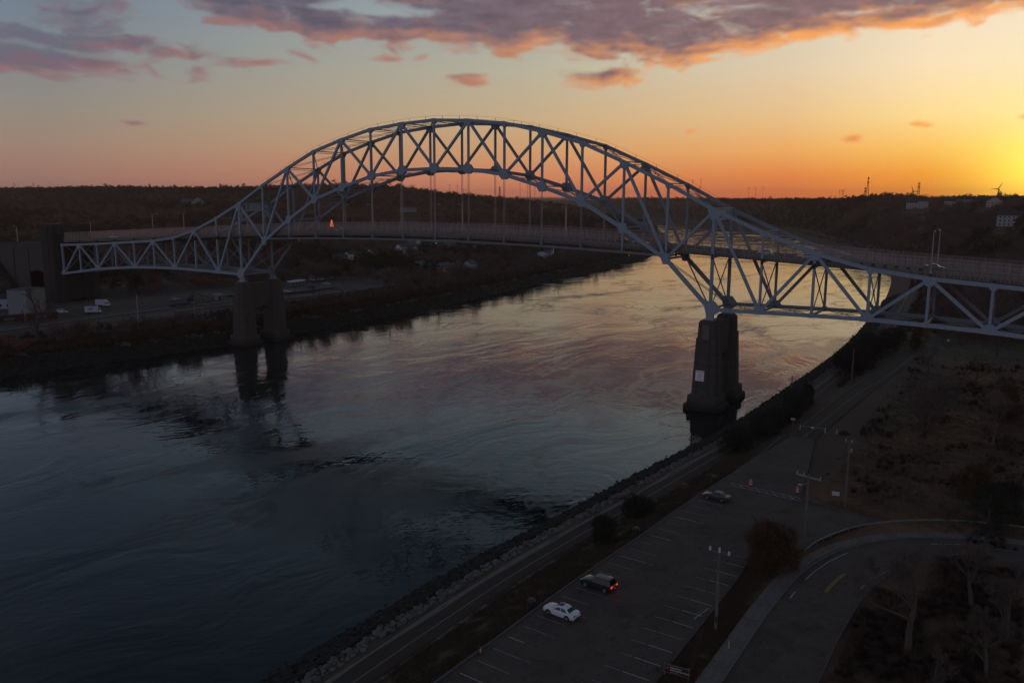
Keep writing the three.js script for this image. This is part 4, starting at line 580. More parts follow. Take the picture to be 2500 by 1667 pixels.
// x forward; kinds differ in where the glasshouse stands and how tall it is
const CARS = {
  sedan: { L: 4.68, W: 1.78, belt: 0.93, roof: 1.44, hood: 0.9, deck: 1.02, cab: [1.0, 0.22, -0.95, -1.75], wb: 2.68, r: 0.32 },
  suv: { L: 4.85, W: 1.92, belt: 1.08, roof: 1.73, hood: 1.08, deck: 1.1, cab: [0.95, 0.3, -1.95, -2.3], wb: 2.9, r: 0.38 },
  hatch: { L: 4.3, W: 1.78, belt: 0.95, roof: 1.5, hood: 0.92, deck: 1.0, cab: [0.98, 0.25, -1.4, -1.98], wb: 2.6, r: 0.32 },
};
function makeCar(label, kind, paint, pos, turn, o = {}) {
  const c = CARS[kind], t = thing('parked_car', label, kind === 'suv' ? 'suv' : 'car', pos, turn, o.group); if (o.name) { used.set('parked_car', used.get('parked_car') - 1); t.name = numbered(o.name); }
  const F = c.L / 2, w = c.W / 2, b = c.belt;
  const st = [[F, b * 0.66, w * 0.66, 0.34], [F - 0.12, b * 0.76, w * 0.86, 0.24], [F - 0.55, c.hood - 0.06, w * 0.96, 0.2], [c.cab[0] + 0.05, c.hood + 0.03, w, 0.19], [0.2, b, w, 0.19], [-0.9, b + 0.03, w, 0.19], [-1.5, b + 0.05, w * 0.99, 0.2], [-F + 0.5, c.deck, w * 0.96, 0.22], [-F + 0.12, c.deck - 0.06, w * 0.9, 0.28], [-F, c.deck - 0.24, w * 0.78, 0.36]];
  const ring = ([x, top, h, bot]) => [[h * 0.86, bot], [h * 0.98, bot + 0.14], [h, lerp(bot, top, 0.55)], [h * 0.96, top - 0.09], [h * 0.86, top - 0.01], [h * 0.4, top + 0.035], [0, top + 0.045]].map(([z, y]) => [x, y, z]), full = (s) => { const q = ring(s); return [...q, ...q.slice(0, -1).reverse().map(([x, y, z]) => [x, y, -z])]; };
  const rings = st.map(full), body = loft([...rings].reverse(), false), ends = loft([full(st[0]), full(st[0]).map(([x, y, z]) => [x - 0.01, 0.5 + (y - 0.5) * 0.02, z * 0.02])], false), endB = loft([full(st[9]).map(([x, y, z]) => [x + 0.01, 0.6 + (y - 0.6) * 0.02, z * 0.02]), full(st[9])], false);
  mesh('body', smooth(merge([body, ends, endB].map(clean)), 0.6), paint, t);
  const bw = w * 0.9, rw = w * 0.68, [x0, x1, x2, x3] = c.cab, yb = b - 0.02, yr = c.roof;
  const cabRing = (y, k) => { const f = lerp(x0, x1, k), r = lerp(x3, x2, k), h = lerp(bw, rw, k); return [[f, h * 0.9], [f - 0.12, h], [r + 0.14, h], [r, h * 0.88], [r, -h * 0.88], [r + 0.14, -h], [f - 0.12, -h], [f, -h * 0.9]].map(([x, z]) => [x, y, z]).reverse(); };
  mesh('cabin', smooth(merge([loft([cabRing(yb, 0), cabRing(lerp(yb, yr - 0.06, 0.5), 0.48), cabRing(yr - 0.06, 0.94), cabRing(yr - 0.01, 1.02).map(([x, y, z]) => [x, y, z * 0.93]), cabRing(yr + 0.02, 1.25).map(([x, y, z]) => [x, y, z * 0.7])])]), 0.5), paint, t);
  const quad = (a, b2, c2, d) => { const g = new THREE.BufferGeometry(); g.setAttribute('position', new THREE.Float32BufferAttribute([...a, ...b2, ...c2, ...d], 3)); g.setIndex([0, 1, 2, 0, 2, 3]); g.computeVertexNormals(); return clean(g); };
  const P = (fx, k, s, out = 0.012) => { const f = lerp(x0, x1, k) - 0.14, r = lerp(x3, x2, k) + 0.16; return [lerp(f, r, fx), lerp(yb, yr - 0.06, k) , s * (lerp(bw, rw, k * 0.94) + out)]; };
  for (const s of [-1, 1]) { const win = kind === 'suv' ? [[0.04, 0.34], [0.38, 0.68], [0.72, 0.97]] : [[0.06, 0.48], [0.53, 0.95]]; for (const [a, d] of win) mesh('side_window', s > 0 ? quad(P(a, 0.12, s), P(d, 0.12, s), P(d, 0.88, s), P(a, 0.88, s)) : quad(P(d, 0.12, s), P(a, 0.12, s), P(a, 0.88, s), P(d, 0.88, s)), M.glass, t); }
  const E = (x, k, s, out) => [lerp(x ? x3 : x0, x ? x2 : x1, k) + out, lerp(yb, yr - 0.06, k) + 0.012, s * lerp(bw, rw, k) * 0.84];
  mesh('windscreen', quad(E(0, 0.1, 1, 0.015), E(0, 0.1, -1, 0.015), E(0, 0.92, -1, 0.015), E(0, 0.92, 1, 0.015)), M.glass, t); mesh('rear_window', quad(E(1, 0.14, -1, -0.015), E(1, 0.14, 1, -0.015), E(1, 0.92, 1, -0.015), E(1, 0.92, -1, -0.015)), M.glass, t);
  for (const s of [-1, 1]) {
    for (const x of [c.wb / 2, -c.wb / 2]) { const wh = new THREE.Group(); wh.name = 'wheel'; wh.position.set(x + 0.02, c.r, s * (w - 0.12)); t.add(wh); const ty = new THREE.CylinderGeometry(c.r, c.r, 0.24, 20); ty.rotateX(PI / 2); mesh('tyre', clean(ty), M.rubber, wh); const rm = new THREE.CylinderGeometry(c.r * 0.62, c.r * 0.66, 0.26, 10); rm.rotateX(PI / 2); mesh('rim', clean(rm), trim, wh); const ar = new THREE.TorusGeometry(c.r + 0.06, 0.05, 5, 14, PI); ar.translate(x + 0.02, c.r, s * (w - 0.01)); mesh('wheel_arch', clean(ar), M.black, t); }
    mesh('headlight', rbox(0.28, 0.14, 0.34, 0.05, F - 0.24, b * 0.72, s * w * 0.68), lampMat, t); mesh('tail_light', rbox(0.16, kind === 'suv' ? 0.26 : 0.16, 0.4, 0.04, -F + 0.1, c.deck - 0.2, s * w * 0.64), o.brake ? brakeOn : tailMat, t);
    mesh('mirror', rbox(0.16, 0.12, 0.2, 0.04, x0 - 0.3, b + 0.1, s * (w + 0.06)), paint, t);
    if (kind === 'suv') mesh('roof_rail', bar([x1 - 0.2, yr + 0.05, s * rw * 0.85], [x2 + 0.1, yr + 0.05, s * rw * 0.85], 0.05, 0.05), trim, t);
  }
  mesh('number_plate', box(0.02, 0.13, 0.32, -F - 0.01, c.deck - 0.42, 0), plateMat, t); mesh('bumper', rbox(0.2, 0.16, w * 1.5, 0.06, -F + 0.06, 0.42, 0), M.black, t);
  if (o.sunroof) mesh('sunroof', box(0.55, 0.012, 0.8, (x1 + x2) / 2 + 0.25, yr + 0.03, 0), M.glass, t);
  mesh('antenna', box(0.1, 0.05, 0.04, x2 + 0.05, yr + 0.04, 0), M.black, t);
  if (o.brake) for (const s of [-1, 1]) { const l = new THREE.PointLight(new THREE.Color(1, 0.08, 0.04), 0.16, 0, 2); l.position.set(-F - 0.12, c.deck - 0.2, s * w * 0.64); t.add(l); }
  return t;
}
const white = PAINT(0.72, 0.75, 0.78), blackP = PAINT(0.012, 0.012, 0.014), greyP = PAINT(0.045, 0.047, 0.05), silver = PAINT(0.35, 0.36, 0.38), darkRed = PAINT(0.09, 0.012, 0.012);
makeCar('white four-door sedan with sunroof parked nose to the kerb', 'sedan', white, [123.1, lotH(123, 140) + 0.01, 139.75], PI - 0.11, { sunroof: true });
makeCar('black suv with its red brake lights on leaving a stall', 'suv', blackP, [123.7, lotH(123.7, 130) + 0.01, 130.7], PI - 0.09, { brake: true });
makeCar('dark sedan parked alone near the striped drums', 'sedan', greyP, [126.3, lotH(126, 90) + 0.01, 90.6], PI - 0.12, {});
const onDeck = (x, z) => [x, deckY(x) + 0.035, z], grade = (t, x) => { t.rotation.z = t.rotation.y > 1 ? -Math.atan((deckY(x + 1) - deckY(x - 1)) / 2) : Math.atan((deckY(x + 1) - deckY(x - 1)) / 2); };
for (const [x, z, k, p, dir, l, br] of [[0.5, -9.5, 'hatch', greyP, 0, 'dark hatchback driving at the middle of the bridge'], [70.2, -6, 'sedan', silver, 1, 'silver sedan with glowing tail lights on the bridge before the right arch end', true], [106.2, -6.5, 'hatch', white, 0, 'white car on the bridge just right of the right portal'], [116.8, -6.5, 'hatch', white, 0, 'second white car on the bridge partly hidden behind a gusset'], [147.6, -9.5, 'sedan', greyP, 1, 'dark sedan beside the lamp posts on the right span'], [-51, -9.5, 'sedan', silver, 0, 'small pale sedan on the left half of the bridge deck'], [-184, -6, 'hatch', white, 1, 'white car near the left end of the bridge'], [62, -10, 'hatch', blackP, 0, 'black hatchback on the bridge left of the silver sedan']]) grade(makeCar(l, k, p, onDeck(x, z), dir ? 0 : PI, { name: 'car', brake: br }), x);

// ---------------------------------------------------------------- street furniture of the near bank
function lampPost(name, label, x, y, z, dir, h, group, along = [0, -1]) {
  const t = thing(name, label, 'street lamp', [x, y, z], 0, group); mesh('pole', [rod([0, 0, 0], [0, h, 0], 0.17, 0.1, 10), box(0.5, 0.5, 0.4, 0, 0.2, 0)], M.galv, t);
  const [ax, az] = along; mesh('arm', [rod([0, h - 0.1, 0], [ax * dir * 2.1, h + 0.15, az * dir * 2.1], 0.06, 0.05, 6), rod([0, h - 0.1, 0], [-ax * dir * 0.8, h - 0.1, -az * dir * 0.8], 0.05, 0.05, 6)], M.galv, t);
  const hd = rbox(abs(ax) ? 0.8 : 0.32, 0.18, abs(az) ? 0.8 : 0.32, 0.08, ax * dir * 2.3, h + 0.16, az * dir * 2.3); mesh('lamp_head', hd, M.porcelain, t); return t;
}
const lampN = [[-4, 'left span'], [4, 'left half of the arch'], [7, 'middle of the arch'], [10, 'right half of the arch'], [18, 'right span']];
for (const [n, w] of lampN) { lampPost('street_lamp', `pale lamp post on the near deck edge, ${w}`, nodeX(n), deckY(nodeX(n)) - 0.2, -0.2, 1, 9.8, 'lamp posts along the bridge'); lampPost('street_lamp', `pale lamp post on the far deck edge, ${w}`, nodeX(n), deckY(nodeX(n)) - 0.2, -15.5, -1, 9.8, 'lamp posts along the bridge'); }
lampPost('street_lamp', 'lamp post on the wing wall left of the stone tower', -253.4, 34.6, -0.6, -1, 8, 'lamp posts along the bridge', [1, 0]);
lampPost('street_lamp', 'lamp post just behind the stone tower on its left', -243.3, 35, -15.4, 1, 9.2, 'lamp posts along the bridge', [1, 0]);
lampPost('street_lamp', 'lamp post just behind the stone tower on its right', -216.5, 36.5, -15.6, 1, 8.8, 'lamp posts along the bridge', [1, 0]);
function utilityPole(label, x, z, h, o = {}) {
  const y = o.y ?? ground(x, z), t = thing('utility_pole', label, 'utility pole', [x, y, z], 0); mesh('pole', rod([0, -0.3, 0], [0, h, 0], 0.21, 0.14, 9), o.mat || M.wood, t);
  const a = o.turn || 0, c = cos(a), s = sin(a), half = o.arm || 0; if (half) { mesh('crossarm', bar([-c * half, h - 0.35, -s * half], [c * half, h - 0.35, s * half], o.thick || 0.13, 0.14), o.thick ? std(0.26, 0.24, 0.22) : M.woodPale, t); for (const k of o.ins || [-0.95, 0, 0.95]) mesh('insulator', rod([c * half * k, h - 0.28, s * half * k], [c * half * k, h + (k ? 0.12 : 0.3), s * half * k], o.pot ? 0.16 : 0.06, o.pot ? 0.12 : 0.05, 8), M.porcelain, t); }
  if (o.transformer) mesh('transformer', [rod([0.35, h - 2.0, 0.1], [0.35, h - 1.35, 0.1], 0.18, 0.18, 10), bar([0, h - 1.6, 0], [0.35, h - 1.6, 0.1], 0.1, 0.1)], M.galv, t);
  if (o.light) { mesh('lamp_arm', rod([0, h - 1.3, 0], [o.light[0], h - 0.9 + (o.light[2] || 0), o.light[1]], 0.04, 0.035, 6), M.galv, t); mesh('lamp_head', rbox(0.5, 0.14, 0.26, 0.06, o.light[0] * 1.1, h - 0.9 + (o.light[2] || 0), o.light[1] * 1.1), M.porcelain, t); }
  if (o.box) mesh('meter_box', box(0.3, 0.7, 0.22, 0.1, 1.2, 0.25), M.darkMetal, t); return [x, y + h - 0.2, z];
}
const pA = utilityPole('wooden utility pole with three white insulators between the car park and the pavement', 140.2, 133.2, 9.7, { y: 7.95, arm: 1.25, pot: true, turn: 0.15, box: true });
const pB = utilityPole('tall wooden utility pole with long crossarm rising behind the round shrub', 143.7, 104.2, 11.1, { y: 8.0, arm: 1.9, turn: 0.3, thick: 0.22, ins: [-0.95, -0.4, 0.95], light: [-0.9, 0.5, -0.6] });
const pC = utilityPole('wooden utility pole with pale transformer at the lawn corner behind the car park', 145.4, 82.6, 11.3, { arm: 0.7, turn: 0.2, transformer: true, ins: [-0.9, 0.5] });
utilityPole('lone wooden pole on the verge beyond the pier', 127.3, -26.9, 9.6, { arm: 0 }); utilityPole('short thin post on the rocks right of the pier', 113.2, -16.2, 5.4, {}); utilityPole('slim pole in the far bank yard with a small lamp', -143.5, 12.4, 12.5, { mat: M.galv, light: [0.8, 0.2] });
utilityPole('wooden pole that carries the two wires over the pavement', 153.1, 192, 9, { y: 8, arm: 0.9 });
const wire = (name, label, a, b, sag) => { const m = V((a[0] + b[0]) / 2, (a[1] + b[1]) / 2 - sag * 2, (a[2] + b[2]) / 2), c = new THREE.QuadraticBezierCurve3(V(...a), m, V(...b)); const w = mesh(name, new THREE.TubeGeometry(c, 24, 0.022, 4), M.black); return tag(w, label, 'wire'); };
wire('power_line', 'dark wire from the nearest utility pole towards the pole behind the round shrub', pA, pB, 0.5); wire('power_line', 'dark wire between the two utility poles behind the round shrub', pB, pC, 0.5);
wire('power_line', 'first of two dark wires crossing the pavement in the bottom corner', [140.5, 16.8, 133.5], [152.6, 16.6, 192], 0.7); wire('power_line', 'second of two dark wires crossing the pavement in the bottom corner', [139.6, 16.8, 133.4], [153.6, 16.4, 192], 0.7);
for (const [x, z, l] of [[118.7, 139.4, 'dark litter bin on the verge behind the white car'], [120.5, 111, 'dark litter bin on the verge between the two round shrubs'], [122.6, 80.6, 'dark litter bin on the verge near the dark sedan']]) { const t = thing('litter_bin', l, 'bin', [x, ground(x, z), z], 0.4, 'litter bins along the verge'); mesh('body', [rod([0, 0.05, 0], [0, 0.95, 0], 0.5, 0.56, 12)], M.darkMetal, t); mesh('lid', [rod([0, 0.95, 0], [0, 1.25, 0], 0.6, 0.36, 12), box(0.5, 0.16, 0.08, 0, 0.86, 0.54)], M.darkMetal, t); mesh('base', box(1.3, 0.08, 1.3, 0, 0.03, 0), M.kerb, t); }
for (const [x, z, l] of [[129.3, 80.9, 'orange and white striped traffic drum on the hatching, left one'], [137.3, 80.8, 'orange and white striped traffic drum near the utility pole']]) { const y = lotH(x, z), t = thing('traffic_drum', l, 'traffic drum', [x, y + 0.01, z], 0, 'traffic drums'); mesh('base', rod([0, 0, 0], [0, 0.1, 0], 0.36, 0.34, 14), M.rubber, t); for (let k = 0; k < 5; k++) mesh('stripe', rod([0, 0.1 + k * 0.2, 0], [0, 0.3 + k * 0.2, 0], 0.29 - k * 0.015, 0.275 - k * 0.015, 14), k % 2 ? M.white : M.orange, t); mesh('handle', box(0.3, 0.14, 0.06, 0, 1.16, 0), M.white, t); }
{ const t = thing('traffic_cone', 'small orange and white cone at the kerb in the near corner of the car park', 'cone', [119.6, 7.75, 152.2]); mesh('base', box(0.36, 0.04, 0.36), M.black, t); mesh('cone', rod([0, 0.02, 0], [0, 0.7, 0], 0.15, 0.03, 12), M.orange, t); mesh('band', rod([0, 0.34, 0], [0, 0.5, 0], 0.095, 0.065, 12), M.white, t); }
{ // brown park sign with a small castle mark
  const t = thing('park_sign', 'brown wooden recreation area sign with white lettering on the grass beside the car park', 'sign', [140.0, 7.9, 145.6], 0.06);
  const cv = document.createElement('canvas'); cv.width = 512; cv.height = 176; const c = cv.getContext('2d'); c.fillStyle = '#2b2019'; c.fillRect(0, 0, 512, 176); c.strokeStyle = '#8d8578'; c.lineWidth = 5; c.strokeRect(6, 6, 500, 164); c.fillStyle = '#d8d2c8'; c.font = 'bold 50px sans-serif'; c.fillText('Sagamore', 128, 62); c.fillText('Recreation Area', 128, 116); c.font = '24px sans-serif'; c.fillText('Cape Cod Canal', 128, 154); c.fillStyle = '#a8392c'; for (const x of [30, 58, 86]) { c.fillRect(x, 44, 20, 56); c.fillRect(x - 2, 36, 7, 10); c.fillRect(x + 7, 36, 7, 10); c.fillRect(x + 16, 36, 7, 10); } c.fillRect(30, 66, 76, 34);
  const tx = new THREE.CanvasTexture(cv); tx.colorSpace = THREE.SRGBColorSpace; const f = new THREE.PlaneGeometry(2.7, 0.92); f.translate(0, 0.85, 0.062); mesh('face', clean(f), new THREE.MeshStandardMaterial({ map: tx, roughness: 0.8 }), t); mesh('board', box(2.76, 0.98, 0.1, 0, 0.85, 0), M.wood, t); for (const s of [-1, 1]) mesh('post', box(0.14, 1.55, 0.14, s * 1.3, 0.6, -0.06), M.wood, t);
}
{ const t = thing('gate', 'thin metal barrier across the north road with a small sign in its middle', 'gate', [128.0, 7.75, 38.6]); mesh('bar', rod([0, 0.95, 0], [5.2, 0.95, -0.4], 0.045, 0.045, 6), M.galv, t); for (const x of [0, 5.2]) mesh('post', rod([x, 0, -x * 0.08], [x, 1.15, -x * 0.08], 0.09, 0.09, 8), M.white, t); mesh('plate', box(0.5, 0.36, 0.04, 2.6, 0.9, -0.16), M.porcelain, t); }
for (const [x, z, l] of [[135.4, 37, 'white bollard right of the metal barrier']]) { const t = thing('bollard', l, 'bollard', [x, ground(x, z), z]); mesh('post', rod([0, 0, 0], [0, 1, 0], 0.13, 0.13, 10), M.white, t); mesh('band', rod([0, 0.7, 0], [0, 0.85, 0], 0.138, 0.138, 10), M.red, t); }
{ const t = thing('boulder', 'grey boulder beside the road end near the white bollard', 'boulder', [136.8, ground(136.8, 36), 36]); mesh('stone', ROCKS[1].clone().scale(2.6, 1.8, 2), M.stoneDark, t); }
{ const t = thing('road_sign', 'small red and white sign at the roadside hedge', 'sign', [125.4, 7.5, 34]); mesh('post', box(0.08, 1.5, 0.08, 0, 0.7, 0), M.galv, t); mesh('plate', box(1.0, 0.45, 0.04, 0, 1.3, 0.05), M.porcelain, t); mesh('stripe', box(1.02, 0.14, 0.045, 0, 1.22, 0.052), M.red, t); }
{ const t = thing('notice_board', 'small pale notice board at the foot of the transformer pole', 'sign', [143.4, ground(143.4, 80), 80], 0.2); for (const s of [-1, 1]) mesh('post', box(0.08, 1.3, 0.08, s * 0.5, 0.6, 0), M.wood, t); mesh('board', box(1.2, 0.7, 0.05, 0, 1.1, 0.05), M.porcelain, t); }
{ const t = thing('picnic_table', 'picnic table on the lawn below the many-stemmed tree', 'table', [149.2, ground(149.2, 18), 18], 0.5); mesh('top', box(1.9, 0.05, 0.8, 0, 0.75, 0), M.woodPale, t); for (const s of [-1, 1]) { mesh('bench', box(1.9, 0.05, 0.28, 0, 0.45, s * 0.75), M.woodPale, t); mesh('leg', [bar([s * 0.7, 0, -0.7], [s * 0.7, 0.75, -0.15], 0.08, 0.08), bar([s * 0.7, 0, 0.7], [s * 0.7, 0.75, 0.15], 0.08, 0.08)], M.woodPale, t); } }
{ const t = thing('path_light', 'small round white lamp on a post below the right span', 'lamp post', [146.4, ground(146.4, -93), -93]); mesh('post', rod([0, 0, 0], [0, 2.6, 0], 0.06, 0.05, 7), M.darkMetal, t); const g = new THREE.SphereGeometry(0.45, 12, 8); g.translate(0, 2.95, 0); mesh('globe', clean(g), M.porcelain, t); }
{ const t = thing('marker_post', 'short white marker post on the grass left of the pavement', 'post', [143.0, 8.0, 137.2]); mesh('post', box(0.1, 1.1, 0.1, 0, 0.5, 0), M.white, t); mesh('cap', box(0.12, 0.12, 0.12, 0, 1.06, 0), M.yellow, t); }

// ---------------------------------------------------------------- far bank: yard, rails, lorries, sheds, houses
const gy = (x, z) => ground(x, z);
structure('canal_path', strip(Array.from({ length: 40 }, (_, i) => { const z = lerp(110, -560, i / 39); return [westShore(z) - 35 - 2 * sin(i), z]; }), 3.2, G0, 0.08), M.asphalt);
structure('yard', polySheet([[-148, 24], [-150, 2], [-152, -14], [-161, -14], [-162, 18]], gy, 0.08), std(0.15, 0.135, 0.125, 0.95, { map: speckle }));
structure('lorry_park', strip([[-186, 40], [-188, 10], [-186, -20], [-182, -52], [-178, -80], [-172, -110], [-170, -135]], 16, G0, 0.1), std(0.09, 0.078, 0.07, 0.95, { map: speckle }));
structure('storage_lot', polySheet([[-167, -90], [-167, -129], [-192, -152], [-204, -144], [-189, -110]], (x, z) => 6.7, 0.35), std(0.1, 0.098, 0.1, 0.9, { map: speckle }));
structure('back_road', strip([[-262, 20], [-250, -10], [-247.9, -40], [-249.8, -60], [-250, -78], [-244, -96], [-237, -112], [-232, -150], [-236, -220], [-246, -300], [-244, -354], [-232, -362], [-215, -380]], 7, G0, 0.12), std(0.075, 0.073, 0.072, 0.9, { map: speckle }));
const railLine = [[-166, 70], [-168.5, 20], [-168.8, -17], [-167.8, -35], [-165, -58], [-156, -79], [-154.5, -108], [-156, -160], [-162, -230]];
{ const t = thing('railway', 'single railway track on a dark bed along the far bank', 'railway track', [0, 0, 0]); mesh('ballast', strip(railLine, 3.4, G0, 0.16), std(0.05, 0.045, 0.042, 1, { map: speckle }), t); const c = new THREE.CatmullRomCurve3(railLine.map((p) => V(p[0], 0, p[1]))); for (const s of [-0.72, 0.72]) { const L = c.getSpacedPoints(60).map((q, i) => { const tg = c.getTangentAt(i / 60); return [q.x - tg.z * s, q.z + tg.x * s]; }); mesh('rail', strip(L, 0.12, G0, 0.34, 2, 0.04), M.galv, t); }
  const sl = []; for (let i = 0; i < 160; i++) { const q = c.getPointAt(i / 160), g = c.getTangentAt(i / 160), b = box(2.5, 0.16, 0.26); b.rotateY(-atan2(g.z, g.x) + PI / 2); b.translate(q.x, gy(q.x, q.z) + 0.24, q.z); sl.push(b); } mesh('sleepers', sl, M.wood, t).userData.kind = 'stuff'; }
function freight(label, a, b) { const dx = b[0] - a[0], dz = b[1] - a[1], L = hypot(dx, dz), x = (a[0] + b[0]) / 2, z = (a[1] + b[1]) / 2, t = thing('freight_car', label, 'railway wagon', [x, gy(x, z) + 0.4, z], -atan2(dz, dx), 'wagons standing on the far bank'); mesh('body', [box(L, 2.1, 2.7, 0, 1.9, 0), box(L + 0.2, 0.2, 2.9, 0, 2.95, 0), box(L + 0.3, 0.3, 2.2, 0, 0.75, 0)], M.rust, t); for (let i = 0; i < 7; i++) mesh('rib', box(0.16, 2.1, 0.1, -L / 2 + (i + 0.5) * L / 7, 1.9, 1.4), M.rust, t); mesh('graffiti_panel', box(L * 0.4, 0.9, 0.02, -L * 0.05, 1.6, 1.37), std(0.17, 0.16, 0.15, 0.9, { map: rustyPaint }), t); for (const s of [-1, 1]) for (const k of [-0.9, 0.9]) mesh('wheel', (() => { const g = new THREE.CylinderGeometry(0.42, 0.42, 2, 12); g.rotateX(PI / 2); g.translate(s * L * 0.36 + k, 0.42, 0); return clean(g); })(), M.black, t); }
freight('dark red railway wagon with pale graffiti beside the white building', [-180.8, 37.5], [-176.2, 27.2]); freight('dark red railway wagon at the left edge of the picture', [-183, 48.5], [-181, 38.7]);
function truck(label, x, z, turn, boxC) { const t = thing('box_truck', label, 'lorry', [x, gy(x, z) + 0.1, z], turn, 'white box lorries in the far yard'); mesh('cargo_box', rbox(4.6, 2.5, 2.35, 0.06, -0.9, 2.15, 0), boxC, t); mesh('cab', smooth(merge([loft([[[3.3, 0.7, 1.05], [3.3, 0.7, -1.05], [1.5, 0.7, -1.05], [1.5, 0.7, 1.05]], [[3.3, 1.5, 1.05], [3.3, 1.5, -1.05], [1.5, 1.5, -1.05], [1.5, 1.5, 1.05]], [[2.75, 2.55, 0.95], [2.75, 2.55, -0.95], [1.5, 2.6, -0.98], [1.5, 2.6, 0.98]]].map((r) => r.slice().reverse()))]), 0.4), boxC, t); mesh('windscreen', (() => { const g = box(0.04, 0.85, 1.8); g.rotateZ(0.48); g.translate(3.06, 2.02, 0); return g; })(), M.glass, t); for (const s of [-1, 1]) { mesh('side_window', box(0.75, 0.6, 0.04, 2.35, 2.0, s * 1.03), M.glass, t); for (const q of [2.3, -1.9]) { const g = new THREE.CylinderGeometry(0.45, 0.45, 0.35, 14); g.rotateX(PI / 2); g.translate(q, 0.45, s * 0.95); mesh('wheel', clean(g), M.rubber, t); } mesh('headlight', box(0.08, 0.18, 0.3, 3.32, 0.95, s * 0.75), lampMat, t); } mesh('chassis', box(6.2, 0.25, 1.2, 0, 0.75, 0), M.black, t); mesh('refrigeration_unit', rbox(0.6, 0.8, 1.7, 0.08, 1.65, 2.95, 0), M.porcelain, t); return t; }
const heading = (dx, dz) => -atan2(dz, dx);
truck('white box lorry parked further back in the far yard', -194.5, -5, heading(9.5, -3), PAINT(0.5, 0.53, 0.6)); { const t = truck('white box lorry with blue lettering parked nearer the water', -179.6, 9.2, heading(4, -4.6), PAINT(0.5, 0.52, 0.56)); for (let k = 0; k < 3; k++) mesh('lettering', box(2.4 - k * 0.4, 0.24, 0.02, -0.9, 2.7 - k * 0.42, 1.19), std(0.08, 0.1, 0.28, 0.6), t); }
const wallW = (r, g, b) => std(r, g, b, 0.85, { map: rustyPaint });
const paleBlueW = wallW(0.6, 0.68, 0.78), whiteW = wallW(0.72, 0.73, 0.75), greyW = wallW(0.15, 0.15, 0.155), pinkW = wallW(0.26, 0.2, 0.19), brownW = wallW(0.1, 0.085, 0.08), roofDark = std(0.05, 0.05, 0.055, 0.95, { map: mottled }), roofGrey = std(0.12, 0.12, 0.125, 0.95, { map: mottled }), frameM = std(0.5, 0.5, 0.5, 0.7), dimGlass = new THREE.MeshPhysicalMaterial({ color: 0x0a0c10, roughness: 0.15 });
const woodFree = [];
